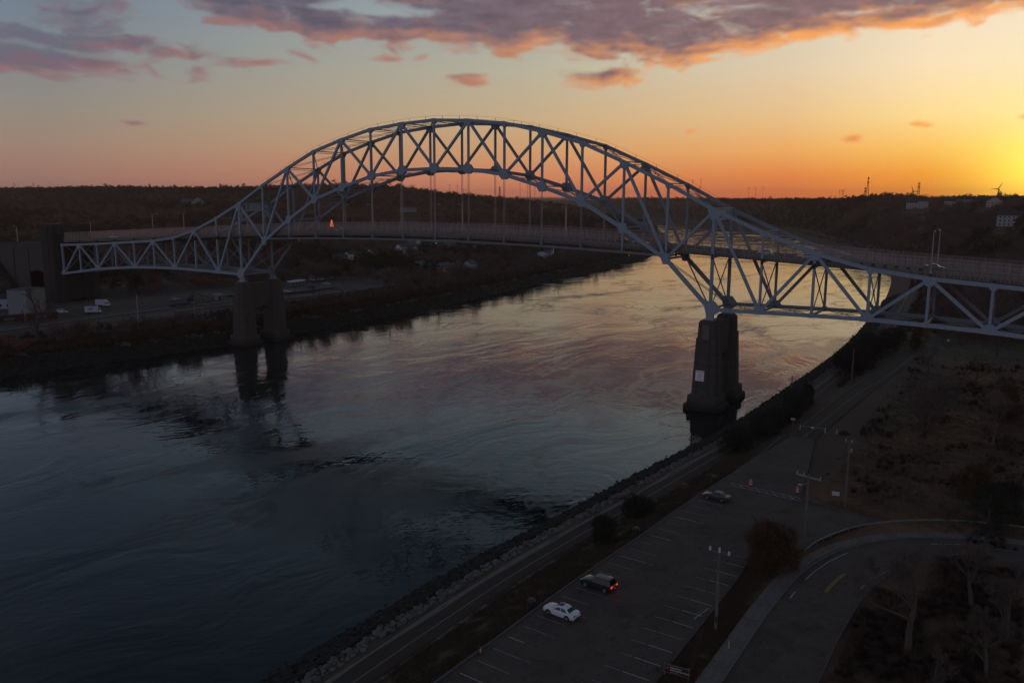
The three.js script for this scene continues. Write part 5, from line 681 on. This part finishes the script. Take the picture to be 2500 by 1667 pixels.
function house(label, x, z, turn, w, d, h, rise, wall, roof, o = {}) {
  const y = o.y ?? gy(x, z) - 0.2, t = thing(o.name || 'house', label, o.cat || 'house', [x, y, z], turn, o.group); { const dx = camera.position.x - x, dz = camera.position.z - z, L = hypot(dx, dz), r0 = max(w, d) * 0.75 + 4; woodFree.push([x, z, r0], [x + dx / L * r0 * 1.1, z + dz / L * r0 * 1.1, r0 * 0.95]); if (L > 950) for (const k of [3, 4, 5]) woodFree.push([x + dx / L * r0 * k, z + dz / L * r0 * k, r0 * 0.8]); if (L > 620) woodFree.push([x + dx / L * r0 * 2.1, z + dz / L * r0 * 2.1, r0 * 0.8]); }
  const blocks = [[0, 0, w, d, h, rise, o.gableZ], ...(o.wings || [])];
  for (const [bx, bz, bw, bd, bh, br, gz] of blocks) {
    const s = new THREE.Shape(), span = gz ? bw : bd, len = gz ? bd : bw; s.moveTo(-span / 2, 0); s.lineTo(span / 2, 0); s.lineTo(span / 2, bh); if (br > 0) s.lineTo(0, bh + br); s.lineTo(-span / 2, bh); s.closePath();
    const g = new THREE.ExtrudeGeometry(s, { depth: len, bevelEnabled: false }); g.translate(0, 0, -len / 2); if (!gz) g.rotateY(PI / 2); g.translate(bx, 0, bz); mesh('wall', UV1(clean(g), 3), wall, t);
    if (br > 0) { const L = hypot(span / 2, br) + 0.5, a = atan2(br, span / 2); for (const q of [-1, 1]) { const r = box(gz ? L : len + 0.7, 0.18, gz ? len + 0.7 : L, 0, 0, 0); if (gz) { r.rotateZ(-q * a); r.translate(bx + q * (span / 4 + 0.12), bh + br / 2 + 0.06, bz); } else { r.rotateX(q * a); r.translate(bx, bh + br / 2 + 0.06, bz + q * (span / 4 + 0.12)); } mesh('roof', UV1(r, 3), roof, t); } } else mesh('roof', box(bw + 0.3, 0.25, bd + 0.3, bx, bh + 0.13, bz), roof, t);
    const rows = max(1, floor(bh / 2.7)), face = (n, len2, px, pz, ry) => { for (let i = 0; i < n; i++) for (let k = 0; k < rows; k++) { const f = new THREE.Group(); f.name = 'window'; const u = (i + 0.5) / n * len2 - len2 / 2; f.position.set(px + cos(ry) * u, k * 2.7 + 1.55, pz - sin(ry) * u); f.rotation.y = ry; t.add(f); mesh('frame', [box(1.25, 0.14, 0.1, 0, 0.72, 0.05), box(1.25, 0.14, 0.12, 0, -0.72, 0.06), box(0.12, 1.44, 0.1, 0.58, 0, 0.05), box(0.12, 1.44, 0.1, -0.58, 0, 0.05)], frameM, f); mesh('pane', box(1.04, 1.3, 0.04, 0, 0, 0.025), dimGlass, f); } };
    const nx = o.win ?? max(1, floor(bw / 3)), nz = max(1, floor(bd / 3.2)); if (o.plain) continue; face(nx, bw * 0.92, bx, bz + bd / 2, 0); face(nz, bd * 0.9, bx + bw / 2, bz, PI / 2); if (o.back) face(nx, bw * 0.92, bx, bz - bd / 2, PI);
  }
  mesh('door', box(1.0, 2.1, 0.1, w * 0.22, 1.05, d / 2 + 0.05), std(0.12, 0.1, 0.09, 0.7), t); if (o.chimney !== false && rise > 0) mesh('chimney', box(0.8, 2.2, 0.8, w * 0.2, h + rise, 0), std(0.16, 0.11, 0.1, 0.9), t);
  if (o.trimPeak) mesh('gable_trim', [-1, 1].map((q) => bar([q * w / 2, h, d / 2 + 0.2], [0, h + rise, d / 2 + 0.2], 0.35, 0.1)), frameM, t);
  return t;
}
const facing = PI / 3.4; // towards the water and the camera
house('tall flat white-walled building behind the leafless tree on the far bank', -202.5, 25, 0.42, 9, 12, 10.6, 0, wallW(0.24, 0.25, 0.27), roofGrey, { name: 'warehouse', cat: 'building', plain: true, chimney: false });
house('long low building with bluish white front at the left edge', -226, 30, 0.7, 26, 9, 4.6, 1.6, wallW(0.36, 0.42, 0.54), roofDark, { name: 'warehouse', cat: 'building', chimney: false });
house('low pale blue house with gabled centre and long wing beyond the far yard', -282.5, -287, facing + 0.35, 9, 7, 3.6, 3.2, paleBlueW, roofDark, { gableZ: true, wings: [[11, -1, 15, 7, 3.2, 2.2, false]] });
house('small white-fronted house left of the pale blue gabled house', -279, -265.5, facing + 0.35, 9, 7, 4.2, 1.8, whiteW, roofDark, {});
house('low pinkish house left of the small white-fronted house', -275.8, -246.5, facing + 0.35, 14, 7, 3.4, 1.6, pinkW, roofDark, {});
house('large white two-storey house with a steep grey-roofed barn wing', -288, -340, facing + 0.55, 13, 8, 5.6, 2.6, whiteW, roofGrey, { wings: [[11.5, 1, 11, 11, 5.4, 7.5, true]] });
house('low grey house among trees above the storage lot', -189, -199, facing + 0.5, 12, 7, 3.2, 2, greyW, roofDark, {}); house('grey house behind twigs right of the storage lot', -201, -252, facing + 0.6, 14, 8, 4, 2.4, greyW, roofGrey, {});
house('pale house at the left of the white cluster by the far bank', -186, -259, facing + 0.6, 11, 7, 3.4, 2.4, wallW(0.36, 0.37, 0.4), roofGrey, {}); house('pale bluish house in the middle of the white cluster by the far bank', -184, -271, facing + 0.7, 9, 7, 3.6, 2, wallW(0.36, 0.39, 0.45), roofDark, {}); house('pale house at the right of the white cluster by the far bank', -181, -284, facing + 0.7, 9, 7, 3.8, 2.4, wallW(0.4, 0.4, 0.42), roofGrey, {});
house('white house with two sharp steep gables near the far shore', -205, -446, facing + 0.85, 6, 7, 3.6, 6.6, whiteW, roofDark, { gableZ: true, wings: [[-7.5, 0.5, 5, 6.4, 3, 5.2, true], [-4, -1, 9, 6, 3.4, 1.6, false]], trimPeak: true }); house('low white shed left of the house with sharp gables', -195.5, -420, facing + 0.7, 12, 8, 4.4, 1.2, paleBlueW, roofGrey, { win: 1, chimney: false, name: 'shed', cat: 'shed' });
house('grey barn with steep roof just below the deck', -297.5, -422, facing + 0.5, 9, 11, 7, 6, greyW, roofGrey, { gableZ: true, win: 1, chimney: false, name: 'barn', cat: 'barn' }); house('dark three-storey house behind the road on the far bank', -258.5, -415, facing + 0.6, 13, 9, 8.4, 2.4, brownW, roofDark, {}); house('small white-gabled cottage right of the house with sharp gables', -212, -487, facing + 0.8, 6, 6, 3, 4.2, wallW(0.28, 0.27, 0.26), roofDark, { gableZ: true, chimney: false });
house('big grey house with white-trimmed gables high on the left hill', -850, -576, facing - 0.1, 18, 14, 7.5, 7, wallW(0.3, 0.29, 0.28), roofGrey, { gableZ: true, wings: [[-15, -1, 14, 12, 6, 6, false]], trimPeak: true }); house('pale flat-roofed house on the wooded hill behind the arch', -534, -656, facing + 0.25, 20, 9, 5.4, 1.4, wallW(0.26, 0.28, 0.31), roofGrey, {});
for (const [x, z, t, w, d, h, r, l, wl] of [[37, -921, 0.15, 12, 9, 7.5, 3.5, 'left of two white houses at the left end of the right hill row', wallW(0.42, 0.4, 0.4)], [53, -885, 0.1, 11, 9, 8.5, 3.5, 'right of two white houses at the left end of the right hill row', wallW(0.42, 0.4, 0.4)], [84, -860, 0.1, 14, 10, 6, 3, 'wide white house in the middle of the right hill row', wallW(0.42, 0.4, 0.4)], [98, -856, 0.05, 17, 10, 8.4, 3.5, 'largest white house of the right hill row below the turbine', wallW(0.34, 0.32, 0.32)], [132, -728, 0.05, 14, 10, 5.5, 4.5, 'white house with front gable high on the right hill', wallW(0.42, 0.4, 0.4)], [156, -705, 0, 15, 10, 6, 3.5, 'house at the right edge high on the hill', wallW(0.34, 0.32, 0.32)], [151.5, -512, -0.1, 16, 11, 8.2, 3, 'big pale house lower on the right hill near the edge', wallW(0.4, 0.38, 0.38)]]) house(l, x, z, t, w, d, h, r, wl, roofDark, { group: 'houses on the right hill', gableZ: l.includes('gable') });
// far yard clutter
{ const t = thing('storage_container', 'pale container box in the far yard beside the pier', 'container', [-176, gy(-176, -55), -55], heading(1.8, -2.2)); mesh('body', rbox(3.6, 2.8, 2.6, 0.05, 0, 1.5, 0), wallW(0.3, 0.27, 0.25), t); mesh('canopy', box(4.6, 0.12, 2.9, -0.4, 3.0, 0), M.galv, t); mesh('door', box(1.4, 1.9, 0.05, 0.6, 1.1, 1.32), M.darkMetal, t); }
{ const t = thing('conveyor', 'dark sloping conveyor leaning down to the pale container', 'conveyor', [-179, gy(-179, -51), -51], 0); mesh('belt', [bar([-6, 5, 6], [2, 0.8, -2], 0.5, 0.7), bar([-6, 4.2, 6], [2, 0.2, -2], 0.15, 0.5)], M.darkMetal, t); for (const k of [0.2, 0.55]) mesh('leg', bar([lerp(-6, 2, k), 0, lerp(6, -2, k)], [lerp(-6, 2, k), lerp(4.4, 0.4, k), lerp(6, -2, k)], 0.16, 0.16), M.darkMetal, t); }
{ const t = thing('excavator', 'dark excavator with raised yellow arm in the far yard', 'excavator', [-184, gy(-184, -45), -45], 0.8); mesh('track', [rbox(3.6, 0.8, 0.6, 0.3, 0, 0.4, 1), rbox(3.6, 0.8, 0.6, 0.3, 0, 0.4, -1)], M.black, t); mesh('cab', [rbox(2.6, 1.2, 2.3, 0.15, -0.3, 1.5, 0), rbox(1.3, 1.3, 1, 0.1, 0.6, 2.4, 0.6)], M.darkMetal, t); mesh('arm', [bar([0.8, 1.8, 0], [3.2, 4.8, 0], 0.4, 0.3), bar([3.2, 4.8, 0], [4.6, 2.6, 0], 0.32, 0.26)], std(0.2, 0.14, 0.04, 0.8), t); mesh('bucket', rbox(0.8, 0.7, 0.9, 0.1, 4.7, 2.3, 0), M.darkMetal, t); }
{ const r = rng(401), rocks = ROCKS, t = thing('rubble_heap', 'heap of rubble and scrap beside the railway in the far yard', 'rubble', [0, 0, 0]); for (let i = 0; i < 60; i++) { const x = -172 + 7 * (r() - 0.5), z = -31 + 12 * (r() - 0.5), m = mesh('stone', rocks[i % 4], i % 3 ? M.stoneDark : M.stone2, t); m.position.set(x, gy(x, z) + 0.2 + 0.6 * r(), z); m.scale.setScalar(0.6 + 1.1 * r()); m.rotation.y = r() * 6; }
  const t2 = thing('timber_edging', 'pale timber edging around a dark pit by the railway', 'edging', [0, 0.25, 0]); for (const [a, b] of [[[-155.3, -16.6], [-143.6, -18.1]], [[-155.3, -16.6], [-155.6, -30]], [[-155.6, -30], [-155.4, -46.2]]]) mesh('beam', bar([a[0], gy(...a), a[1]], [b[0], gy(...b), b[1]], 0.35, 0.3), M.paleConcrete, t2);
  for (const [x, z, h, l] of [[-140.3, -17, 5.5, 'railway signal post beside the timber edging'], [-131, -5.7, 9.5, 'thin dark post standing before the pit']]) { const s = thing('post', l, 'post', [x, gy(x, z), z]); mesh('pole', rod([0, 0, 0], [0, h, 0], 0.13, 0.1, 7), M.galv, s); mesh('box', box(0.4, 0.6, 0.3, 0, h, 0), M.darkMetal, s); } }
{ const t = thing('office_trailer', 'long grey cabin trailer with white roof edge on the storage lot', 'trailer', [-188.2, 7.05, -119.5], heading(-1.2, -11.7)); mesh('body', box(12, 2.4, 3, 0, 1.6, 0), greyW, t); mesh('roof', box(12.3, 0.7, 3.3, 0, 3.1, 0), M.porcelain, t); for (let i = 0; i < 4; i++) mesh('window', box(1.2, 0.8, 0.05, -4.5 + i * 3, 1.8, 1.52), dimGlass, t); }
{ const t = thing('motorhome', 'white motorhome at the back of the storage lot', 'motorhome', [-200, 7.1, -147], heading(2, -11)); mesh('body', rbox(8.6, 2.6, 2.4, 0.25, 0, 1.9, 0), PAINT(0.5, 0.52, 0.58), t); mesh('cab', rbox(1.7, 1.5, 2.2, 0.25, 4.6, 1.3, 0), PAINT(0.5, 0.52, 0.58), t); for (let i = 0; i < 4; i++) mesh('window', box(1.1, 0.7, 0.05, -3 + i * 1.9, 2.2, 1.21), dimGlass, t); for (const q of [-2.6, 3.8]) { const g = new THREE.CylinderGeometry(0.45, 0.45, 2.3, 12); g.rotateX(PI / 2); g.translate(q, 0.45, 0); mesh('wheel', clean(g), M.rubber, t); } mesh('roof_unit', rbox(3, 0.9, 1.6, 0.3, -2.6, 3.5, 0), M.porcelain, t); }
makeCar('white car parked at the front corner of the storage lot', 'hatch', PAINT(0.5, 0.5, 0.52), [-168.3, 7.07, -93.5], 1.2, { name: 'car' }); makeCar('dark car parked in front of the long cabin trailer', 'suv', blackP, [-176, 7.07, -119], 1.3, { name: 'car' }); makeCar('white car on the drive left of the house with sharp gables', 'sedan', PAINT(0.45, 0.45, 0.46), [-227.5, gy(-227.5, -429.5) + 0.1, -429.5], 0.9, { name: 'car' }); makeCar('dark red car near the drive behind the far shore', 'sedan', darkRed, [-230, gy(-230, -458) + 0.1, -458], 0.9, { name: 'car' });
for (const [x, z, a, k, p, l] of [[-191, 16.5, 0.5, 'suv', PAINT(0.5, 0.5, 0.52), 'white vehicle nosing out beside the tall white-walled building'], [-197, -158, 1.2, 'suv', blackP, 'dark vehicle at the back right of the storage lot'], [-183, -138, 0.3, 'sedan', silver, 'silver car right of the motorhome on the storage lot'], [-190, -40, 0.9, 'hatch', silver, 'pale car left of the excavator in the far yard'], [-181, -66, 1.4, 'sedan', blackP, 'dark car right of the pale container in the far yard'], [-196, -262, 0.7, 'suv', PAINT(0.5, 0.5, 0.52), 'white vehicle behind the white house cluster on the far bank']]) makeCar(l, k, p, [x, gy(x, z) + 0.15, z], a, { name: 'car' });
{ const t = thing('boat', 'small white covered boat on a trailer among the far bank houses', 'boat', [-205, gy(-205, -350) + 0.2, -350], 0.7); mesh('hull', smooth(loft([[[3.2, 1, 0.1], [0, 0.5, 0.5], [-3, 0.5, 0.5], [-3, 0.5, -0.5], [0, 0.5, -0.5], [3.2, 1, -0.1]], [[3.7, 2, 0.1], [0.5, 1.8, 1.1], [-3, 1.8, 1.1], [-3, 1.8, -1.1], [0.5, 1.8, -1.1], [3.7, 2, -0.1]], [[1.8, 2.9, 0.1], [0.4, 3.3, 0.4], [-2.4, 3.1, 0.5], [-2.4, 3.1, -0.5], [0.4, 3.3, -0.4], [1.8, 2.9, -0.1]]].map((q) => q.slice().reverse())), 0.4), PAINT(0.6, 0.64, 0.7), t); mesh('trailer', [box(6, 0.15, 1.4, 0, 0.45, 0)], M.darkMetal, t); }

// lit cone of lights on a mast beyond the bridge, navigation lights under the deck
{
  const x = -522, z = -500, y = gy(x, z), t = thing('light_tree', 'tall cone of glowing orange lights on a mast beyond the bridge', 'light display', [x, y, z]); mesh('mast', rod([0, 0, 0], [0, 9.7, 0], 0.25, 0.12, 8), M.darkMetal, t);
  const glow = new THREE.MeshStandardMaterial({ color: 0x200802, emissive: new THREE.Color(1, 0.2, 0.07), emissiveIntensity: 1.5 }), bulbs = []; for (let k = 0; k < 14; k++) for (let i = 0; i < 16; i++) { const a = k / 14 * 6.283, f = i / 15, R = 2 * (1 - f); const g = new THREE.IcosahedronGeometry(0.2, 0); g.translate(cos(a) * R, 1.5 + f * 8, sin(a) * R); bulbs.push(clean(g)); } mesh('light_bulbs', bulbs, glow, t).userData.kind = 'stuff';
  mesh('wire', Array.from({ length: 14 }, (_, k) => rod([cos(k / 14 * 6.283) * 2, 1.5, sin(k / 14 * 6.283) * 2], [0, 9.7, 0], 0.03, 0.03, 4)), M.darkMetal, t);
  const l = new THREE.PointLight(new THREE.Color(1, 0.25, 0.1), 60, 0, 2); l.position.set(x + 1, y + 6, z + 4.2); scene.add(l);
}
for (const [x, z, c, l] of [[0.8, 0.55, [0.05, 1, 0.6], 'small green navigation light below the deck at mid span'], [-62, 0.6, [1, 0.1, 0.05], 'small red navigation light below the left part of the deck'], [69.5, 0.6, [1, 0.1, 0.05], 'small red navigation light below the right part of the deck']]) { const y = deckY(x) - 2.75, t = thing('navigation_light', l, 'lamp', [x, y, z], 0, 'navigation lights'); const g = new THREE.SphereGeometry(0.11, 10, 8); mesh('lamp_glass', clean(g), new THREE.MeshStandardMaterial({ color: 0x020202, emissive: new THREE.Color(...c), emissiveIntensity: 1 }), t); mesh('bracket', rod([0, 0.1, 0], [0, 0.6, 0], 0.05, 0.05, 6), M.darkMetal, t); const p = new THREE.PointLight(new THREE.Color(...c), 0.3, 0, 2); p.position.set(0, -0.05, 0.25); t.add(p); }

// ---------------------------------------------------------------- skyline: transmission poles, lattice towers, masts, turbines
const ridgeM = std(0.045, 0.038, 0.036, 0.9);
const POLES = [[-1506.6, -673.5, 80.3], [-1493.4, -697.7, 75.2], [-1491.2, -701.7, 80], [-1487.2, -708.7, 77.7], [-689.1, -291.1, 47.6], [-942.3, -452.1, 65.4], [-1340.2, -758.3, 74.1], [-1330.6, -773, 72.8], [-1326.6, -779, 73.6], [-1154.1, -844.5, 74.1], [-1150.8, -848.5, 74.9], [-1142.6, -858.6, 73.5], [-1109, -1315, 85.1], [-1001.9, -1397.9, 86.8], [-987.2, -1408.4, 84.7], [-1032.7, -1498.6, 77.2], [-1027.8, -1502.1, 77.3], [-813.4, -1402.7, 89.4], [-799.3, -1411, 85.9], [-785.2, -1419.3, 81.5], [-473.6, -1564.1, 97.6], [-457.4, -1569.8, 99.3], [-472.4, -1984.8, 86.2], [-456.1, -1989.4, 86.7], [-438.6, -1994.3, 88.3], [-221.4, -1839.3, 77.5], [-230.1, -1837.6, 66.4], [-238.6, -1835.9, 66]];
const azOf = (x, z) => atan2(x - camera.position.x, camera.position.z - z);
POLES.sort((a, b) => azOf(a[0], a[1]) - azOf(b[0], b[1])).forEach(([x, z, top], i) => { const y = gy(x, z), h = max(12, top - y), t = thing('power_pole', `${ORD[i]} thin power pole from the left along the distant skyline`, 'power pole', [x, y, z], 0.3, 'power poles along the skyline'); mesh('pole', rod([0, 0, 0], [0, h, 0], 0.42, 0.26, 6), ridgeM, t); for (const k of [0.9, 2.9, 4.9].slice(0, i % 4 === 1 ? 2 : 3)) mesh('crossarm', bar([-2.6, h - k, 0], [2.6, h - k, 0], 0.28, 0.22), ridgeM, t); });
function lattice(name, label, cat, x, z, top, w0, w1, arms, pl) { const y = gy(x, z), h = top - y, t = thing(name, label, cat, [x, y, z], 0.2), g = [], n = 9, at = (k, s) => { const f = k / n, w = lerp(w0, w1, f) / 2; return [s[0] * w, f * h, s[1] * w]; }, C = [[1, 1], [1, -1], [-1, -1], [-1, 1]]; for (let k = 0; k < n; k++) for (let i = 0; i < 4; i++) { g.push(bar(at(k, C[i]), at(k + 1, C[i]), 0.32, 0.32), bar(at(k, C[i]), at(k + 1, C[(i + 1) % 4]), 0.2, 0.2), bar(at(k, C[(i + 1) % 4]), at(k + 1, C[i]), 0.2, 0.2)); } mesh('lattice', g, ridgeM, t); for (const [f, a] of arms) mesh(pl, pl === 'crossarm' ? bar([-a, h * f, 0], [a, h * f, 0], 0.4, 0.4) : merge([0, 1.57, 3.14, 4.71].map((q) => box(0.5, 2.2, 1.2, cos(q) * a, h * f, sin(q) * a))), ridgeM, t); if (pl !== 'crossarm') mesh('mast', rod([0, h, 0], [0, h + 3, 0], 0.2, 0.1, 5), ridgeM, t); }
lattice('lattice_tower', 'first steel lattice pylon seen under the left part of the arch', 'pylon', -1097.7, -1324.3, 87.5, 7, 2, [[0.97, 6], [0.85, 7.5], [0.74, 6]], 'crossarm'); lattice('lattice_tower', 'steel lattice pylon seen under the right part of the arch', 'pylon', -905.6, -1463.2, 81.7, 6, 1.6, [[0.97, 3.5], [0.85, 4.5], [0.74, 3.5]], 'crossarm'); lattice('lattice_tower', 'small lattice pylon at the left foot of the right hill', 'pylon', -214.6, -1840.5, 78.8, 6, 2, [[0.97, 7], [0.87, 5]], 'crossarm');
lattice('radio_mast', 'tall slim radio mast standing on the left end of the right hill', 'radio mast', -68.5, -1256.9, 92, 4.4, 0.9, [[0.98, 0.9], [0.8, 1.2]], 'antenna'); lattice('radio_mast', 'short radio mast beside the tall slim one on the right hill', 'radio mast', -71.1, -1251, 75.8, 2.4, 1, [[0.95, 1.2], [0.75, 1.2]], 'antenna'); lattice('radio_mast', 'thick radio mast with four rings of antennas right of the small turbine', 'radio mast', -16.2, -1465.7, 87, 5.5, 1.8, [[0.97, 2.2], [0.8, 2], [0.62, 1.9]], 'antenna');
function turbine(label, x, z, hub, R, ph, base) { const t = thing('wind_turbine', label, 'wind turbine', [x, base, z], 0); mesh('tower', rod([0, 0, 0], [0, hub - base, 0], 1.9, 1.1, 10), ridgeM, t); mesh('nacelle', rbox(2.6, 2.6, 7, 0.8, 0, hub - base + 1, 1), ridgeM, t); for (let k = 0; k < 3; k++) { const a = ph + k * 2 * PI / 3, c = cos(a), s = sin(a); const b = loft([[[-0.9, 0, -0.4], [0.9, 0, -0.4], [0.9, 0, 0.4], [-0.9, 0, 0.4]], [[-1.3, R * 0.2, -0.3], [0.9, R * 0.2, -0.3], [0.9, R * 0.2, 0.3], [-1.3, R * 0.2, 0.3]], [[-0.3, R, -0.1], [0.2, R, -0.1], [0.2, R, 0.1], [-0.3, R, 0.1]]].map((q) => q.slice().reverse())); b.rotateZ(a - PI / 2); b.translate(0, hub - base + 1, 5); mesh('blade', clean(b), ridgeM, t); } mesh('hub', (() => { const g = new THREE.SphereGeometry(1.5, 10, 8); g.translate(0, hub - base + 1, 5); return clean(g); })(), ridgeM, t); }
turbine('wind turbine at the right edge of the skyline near the sun', 76.1, -2374, 85.1, 19, 1.08, 48); turbine('small wind turbine between the two radio masts on the right hill', -160.5, -2657, 81.2, 18, 1.9, 46);

// ---------------------------------------------------------------- woodland on both banks
function crownBare(seed, h, w, n) { const r = rng(seed); return tris((put) => { limb(put, V(0, -0.6, 0), V(0, h * 0.62, 0), 0.02 * h, 0.01 * h, 4); for (let i = 0; i < 7; i++) { const a = r() * 6.28, y = h * (0.25 + 0.3 * r()); limb(put, V(0, y, 0), V(cos(a) * w * 0.35, y + h * 0.35, sin(a) * w * 0.35), 0.008 * h, 0.004 * h, 3); } for (let i = 0; i < n; i++) { const d = dirOf(r), k = sqrt(r()); const c = [d[0] * w * 0.5 * k, h * 0.64 + d[1] * h * 0.36 * k, d[2] * w * 0.5 * k], e = [c[0] + d[0] * 0.9, c[1] + 0.9 * r() + 0.4, c[2] + d[2] * 0.9], s = dirOf(r), q = 0.14 + 0.16 * r(); put([c[0] - s[0] * q, c[1] - s[1] * q, c[2] - s[2] * q], e, [c[0] + s[0] * q, c[1] + s[1] * q, c[2] + s[2] * q]); } }); }
function crownPine(seed, h, w, n) { const r = rng(seed); return tris((put) => { limb(put, V(0, -0.6, 0), V(0, h * 0.9, 0), 0.018 * h, 0.006 * h, 4); const L = Array.from({ length: 9 }, () => { const y = h * (0.42 + 0.56 * r()), a = r() * 6.28, k = w * 0.42 * (1.25 - y / h); return [cos(a) * k, y, sin(a) * k, w * (0.13 + 0.1 * r())]; }); for (let i = 0; i < n; i++) { const b = L[floor(r() * L.length)], d = dirOf(r), c = [b[0] + d[0] * b[3], b[1] + d[1] * b[3] * 0.55, b[2] + d[2] * b[3]], s = dirOf(r), q = 0.3 + 0.3 * r(), e = [c[0] + d[0] * 0.7, c[1] + 0.5 * r() + 0.1, c[2] + d[2] * 0.7]; put([c[0] - s[0] * q, c[1] - s[1] * q, c[2] - s[2] * q], e, [c[0] + s[0] * q, c[1] + s[1] * q, c[2] + s[2] * q]); } }); }
{
  const r = rng(707), kinds = [[], [], [], [], [], []], cam = camera.position;
  for (const q of [[-522, -500, 14], [-504, -481, 14], [-486, -461, 14], [-468, -441, 13], [-450, -422, 12], [-222, -8, 26], [-200, 25, 18], [-226, 30, 20]]) woodFree.push(q);
  const free = (x, z) => woodFree.every(([a, b, d]) => hypot(x - a, z - b) > d);
  const roadPts = [[-262, 20], [-250, -10], [-247.9, -40], [-249.8, -60], [-250, -78], [-244, -96], [-237, -112], [-232, -150], [-236, -220], [-246, -300], [-244, -354]];
  const place = (x, z, D) => {
    const E = eastShore(z), W = westShore(z), east = x > (E + W) / 2, off = east ? x - E : W - x;
    if (east ? off < (z > -108 ? (x > 176 && z < 80 && !(x < 330 && z > -24 && z < 8) ? 60 : 400) : 26) : off < 13) return;
    if (!east && z > -165 && z < 90 && off > 26 && off < (z > -95 ? 118 : 95)) return; // the yard
    if (!east && z > -560 && abs(off - 35) < 4) return;
    if (!free(x, z) || roadPts.some(([a, b]) => hypot(x - a, z - b) < 14)) return;
    if (!east && x > -330 && x < -100 && z < 8 && z > -24) return; // below the approach
    const y = ground(x, z), n = fbm(x / 90, z / 90, 3) + 0.25 * noise(x / 16, z / 16);
    const low = !east && off < 60; let pine = n > 0.05 && !low; if (east && D < 1300) pine = n > 0.22; if (D > 1400) pine = n > -0.12;
    if (low && r() < 0.35) return; if (!east && off < 330 && z > -480 && n < -0.22) return;
    const k = pine ? 3 + (r() * 2 | 0) : n < -0.1 && r() < 0.7 ? 2 : (r() * 2 | 0), s = (low ? 0.42 + 0.4 * r() : 0.5 + 0.45 * r() + (r() < 0.1 ? 0.35 * r() : 0)) * (pine && D > 1100 ? 1.05 : 1) * (off < 40 && east ? 0.55 : 1);
    kinds[k].push([x, y - 0.2, z, s, r() * 6.3, 0.85 + 0.35 * r()]);
  };
  for (let i = 0; i < 150000; i++) { const D = sqrt(lerp(200 ** 2, 2700 ** 2, Math.pow(r(), 1.35))), a = (-67 + 90 * r()) * rad; if (r() > min(1, 1500 / D)) continue; place(cam.x + sin(a) * D, cam.z - cos(a) * D, D); }
  const protos = [crownBare(1, 11, 8, 210), crownBare(2, 9, 9, 230), crownBare(3, 5.5, 6.5, 190), crownPine(4, 12, 7, 230), crownPine(5, 10, 7.5, 230)], mats = [std(0.13, 0.085, 0.068, 1), std(0.1, 0.068, 0.058, 1), std(0.18, 0.085, 0.056, 1), std(0.03, 0.031, 0.02, 1), std(0.044, 0.036, 0.022, 1)];
  protos.forEach((g, i) => scatter('woodland', g, mats[i], kinds[i], null, ['grey leafless wood covering both banks and hills', 'dark leafless wood covering both banks and hills', 'reddish brown brush among the woods', 'dark pine wood on the hills', 'brownish pine wood on the hills'][i]));
  // single leafless trees that stand out along the far bank
  const base = [bareTree(501, 9, 0.9, 4), bareTree(502, 11, 0.8, 4), bareTree(503, 8, 1.1, 4)], spots = [[-140.9, 55.8, 2.0], [-148, 52, 1.3]];
  for (let i = 0; i < 46; i++) { const z = 60 - 600 * (i / 46) - 8 * r(), o = i % 3 ? 13 + 12 * r() : 40 + 40 * r(); if (abs(z + 8) < 16 || (o > 30 && z > -90)) continue; spots.push([westShore(z) - o, z, 0.75 + 0.5 * r()]); }
  for (let i = 0; i < 14; i++) { const z = -180 - 180 * r(), x = -215 - 60 * r(); if (free(x, z)) spots.push([x, z, 0.9 + 0.5 * r()]); }
  spots.sort((a, b) => azOf(a[0], a[1]) - azOf(b[0], b[1])); const deep = ['twenty', 'thirty', 'forty', 'fifty', 'sixty'], nth = (i) => ORD[i] || (i % 10 === 9 ? ['', '', '', 'fortieth', 'fiftieth', 'sixtieth'][floor(i / 10)] || 'last' : deep[floor((i + 1) / 10) - 2] + '-' + ORD[(i + 1) % 10 - 1]);
  spots.forEach(([x, z, s], i) => { const t = thing('far_tree', `${nth(i)} single leafless tree from the left along the far bank`, 'tree', [x, gy(x, z) - 0.1, z], i, 'single leafless trees along the far bank'), b = base[i % 3]; mesh('trunk', b[0], M.bark, t); mesh('branches', b[1], M.bark, t); mesh('twigs', b[2], M.barkPale, t); t.scale.setScalar(s); });
  // brush along the banks
  const br = [[], []]; for (let i = 0; i < 34000; i++) { const w = r() < 0.72, z = w ? 105 - 680 * r() : -20 - 1300 * r() * r(), o = w ? 10.5 + 22 * r() * r() + (r() < 0.3 ? 45 * r() : 0)   : 12 + 50 * r(); const x = w ? westShore(z) - o : eastShore(z) + o; if ((w && abs(o - 35) < 2.5) || noise(x / 7, z / 7) < -0.22) continue; if (!w && ((z > -130 && o > 18.6) || (z > -300 && o < 17.3))) continue; if (w && o > 50 && z > -170) continue; br[i % 2].push([x, ground(x, z) - 0.1, z, 0.9 + 1.9 * r() * r(), r() * 6, 0.8 + 0.5 * r()]); }
  scatter('bank_brush', M.twigsA, std(0.06, 0.045, 0.032, 1), br[0], null, 'brown brush along the banks of the canal'); scatter('bank_brush', M.twigsB, M.brush, br[1], null, 'dark reddish brush along the banks of the canal');
}
renderer.render(scene, camera);
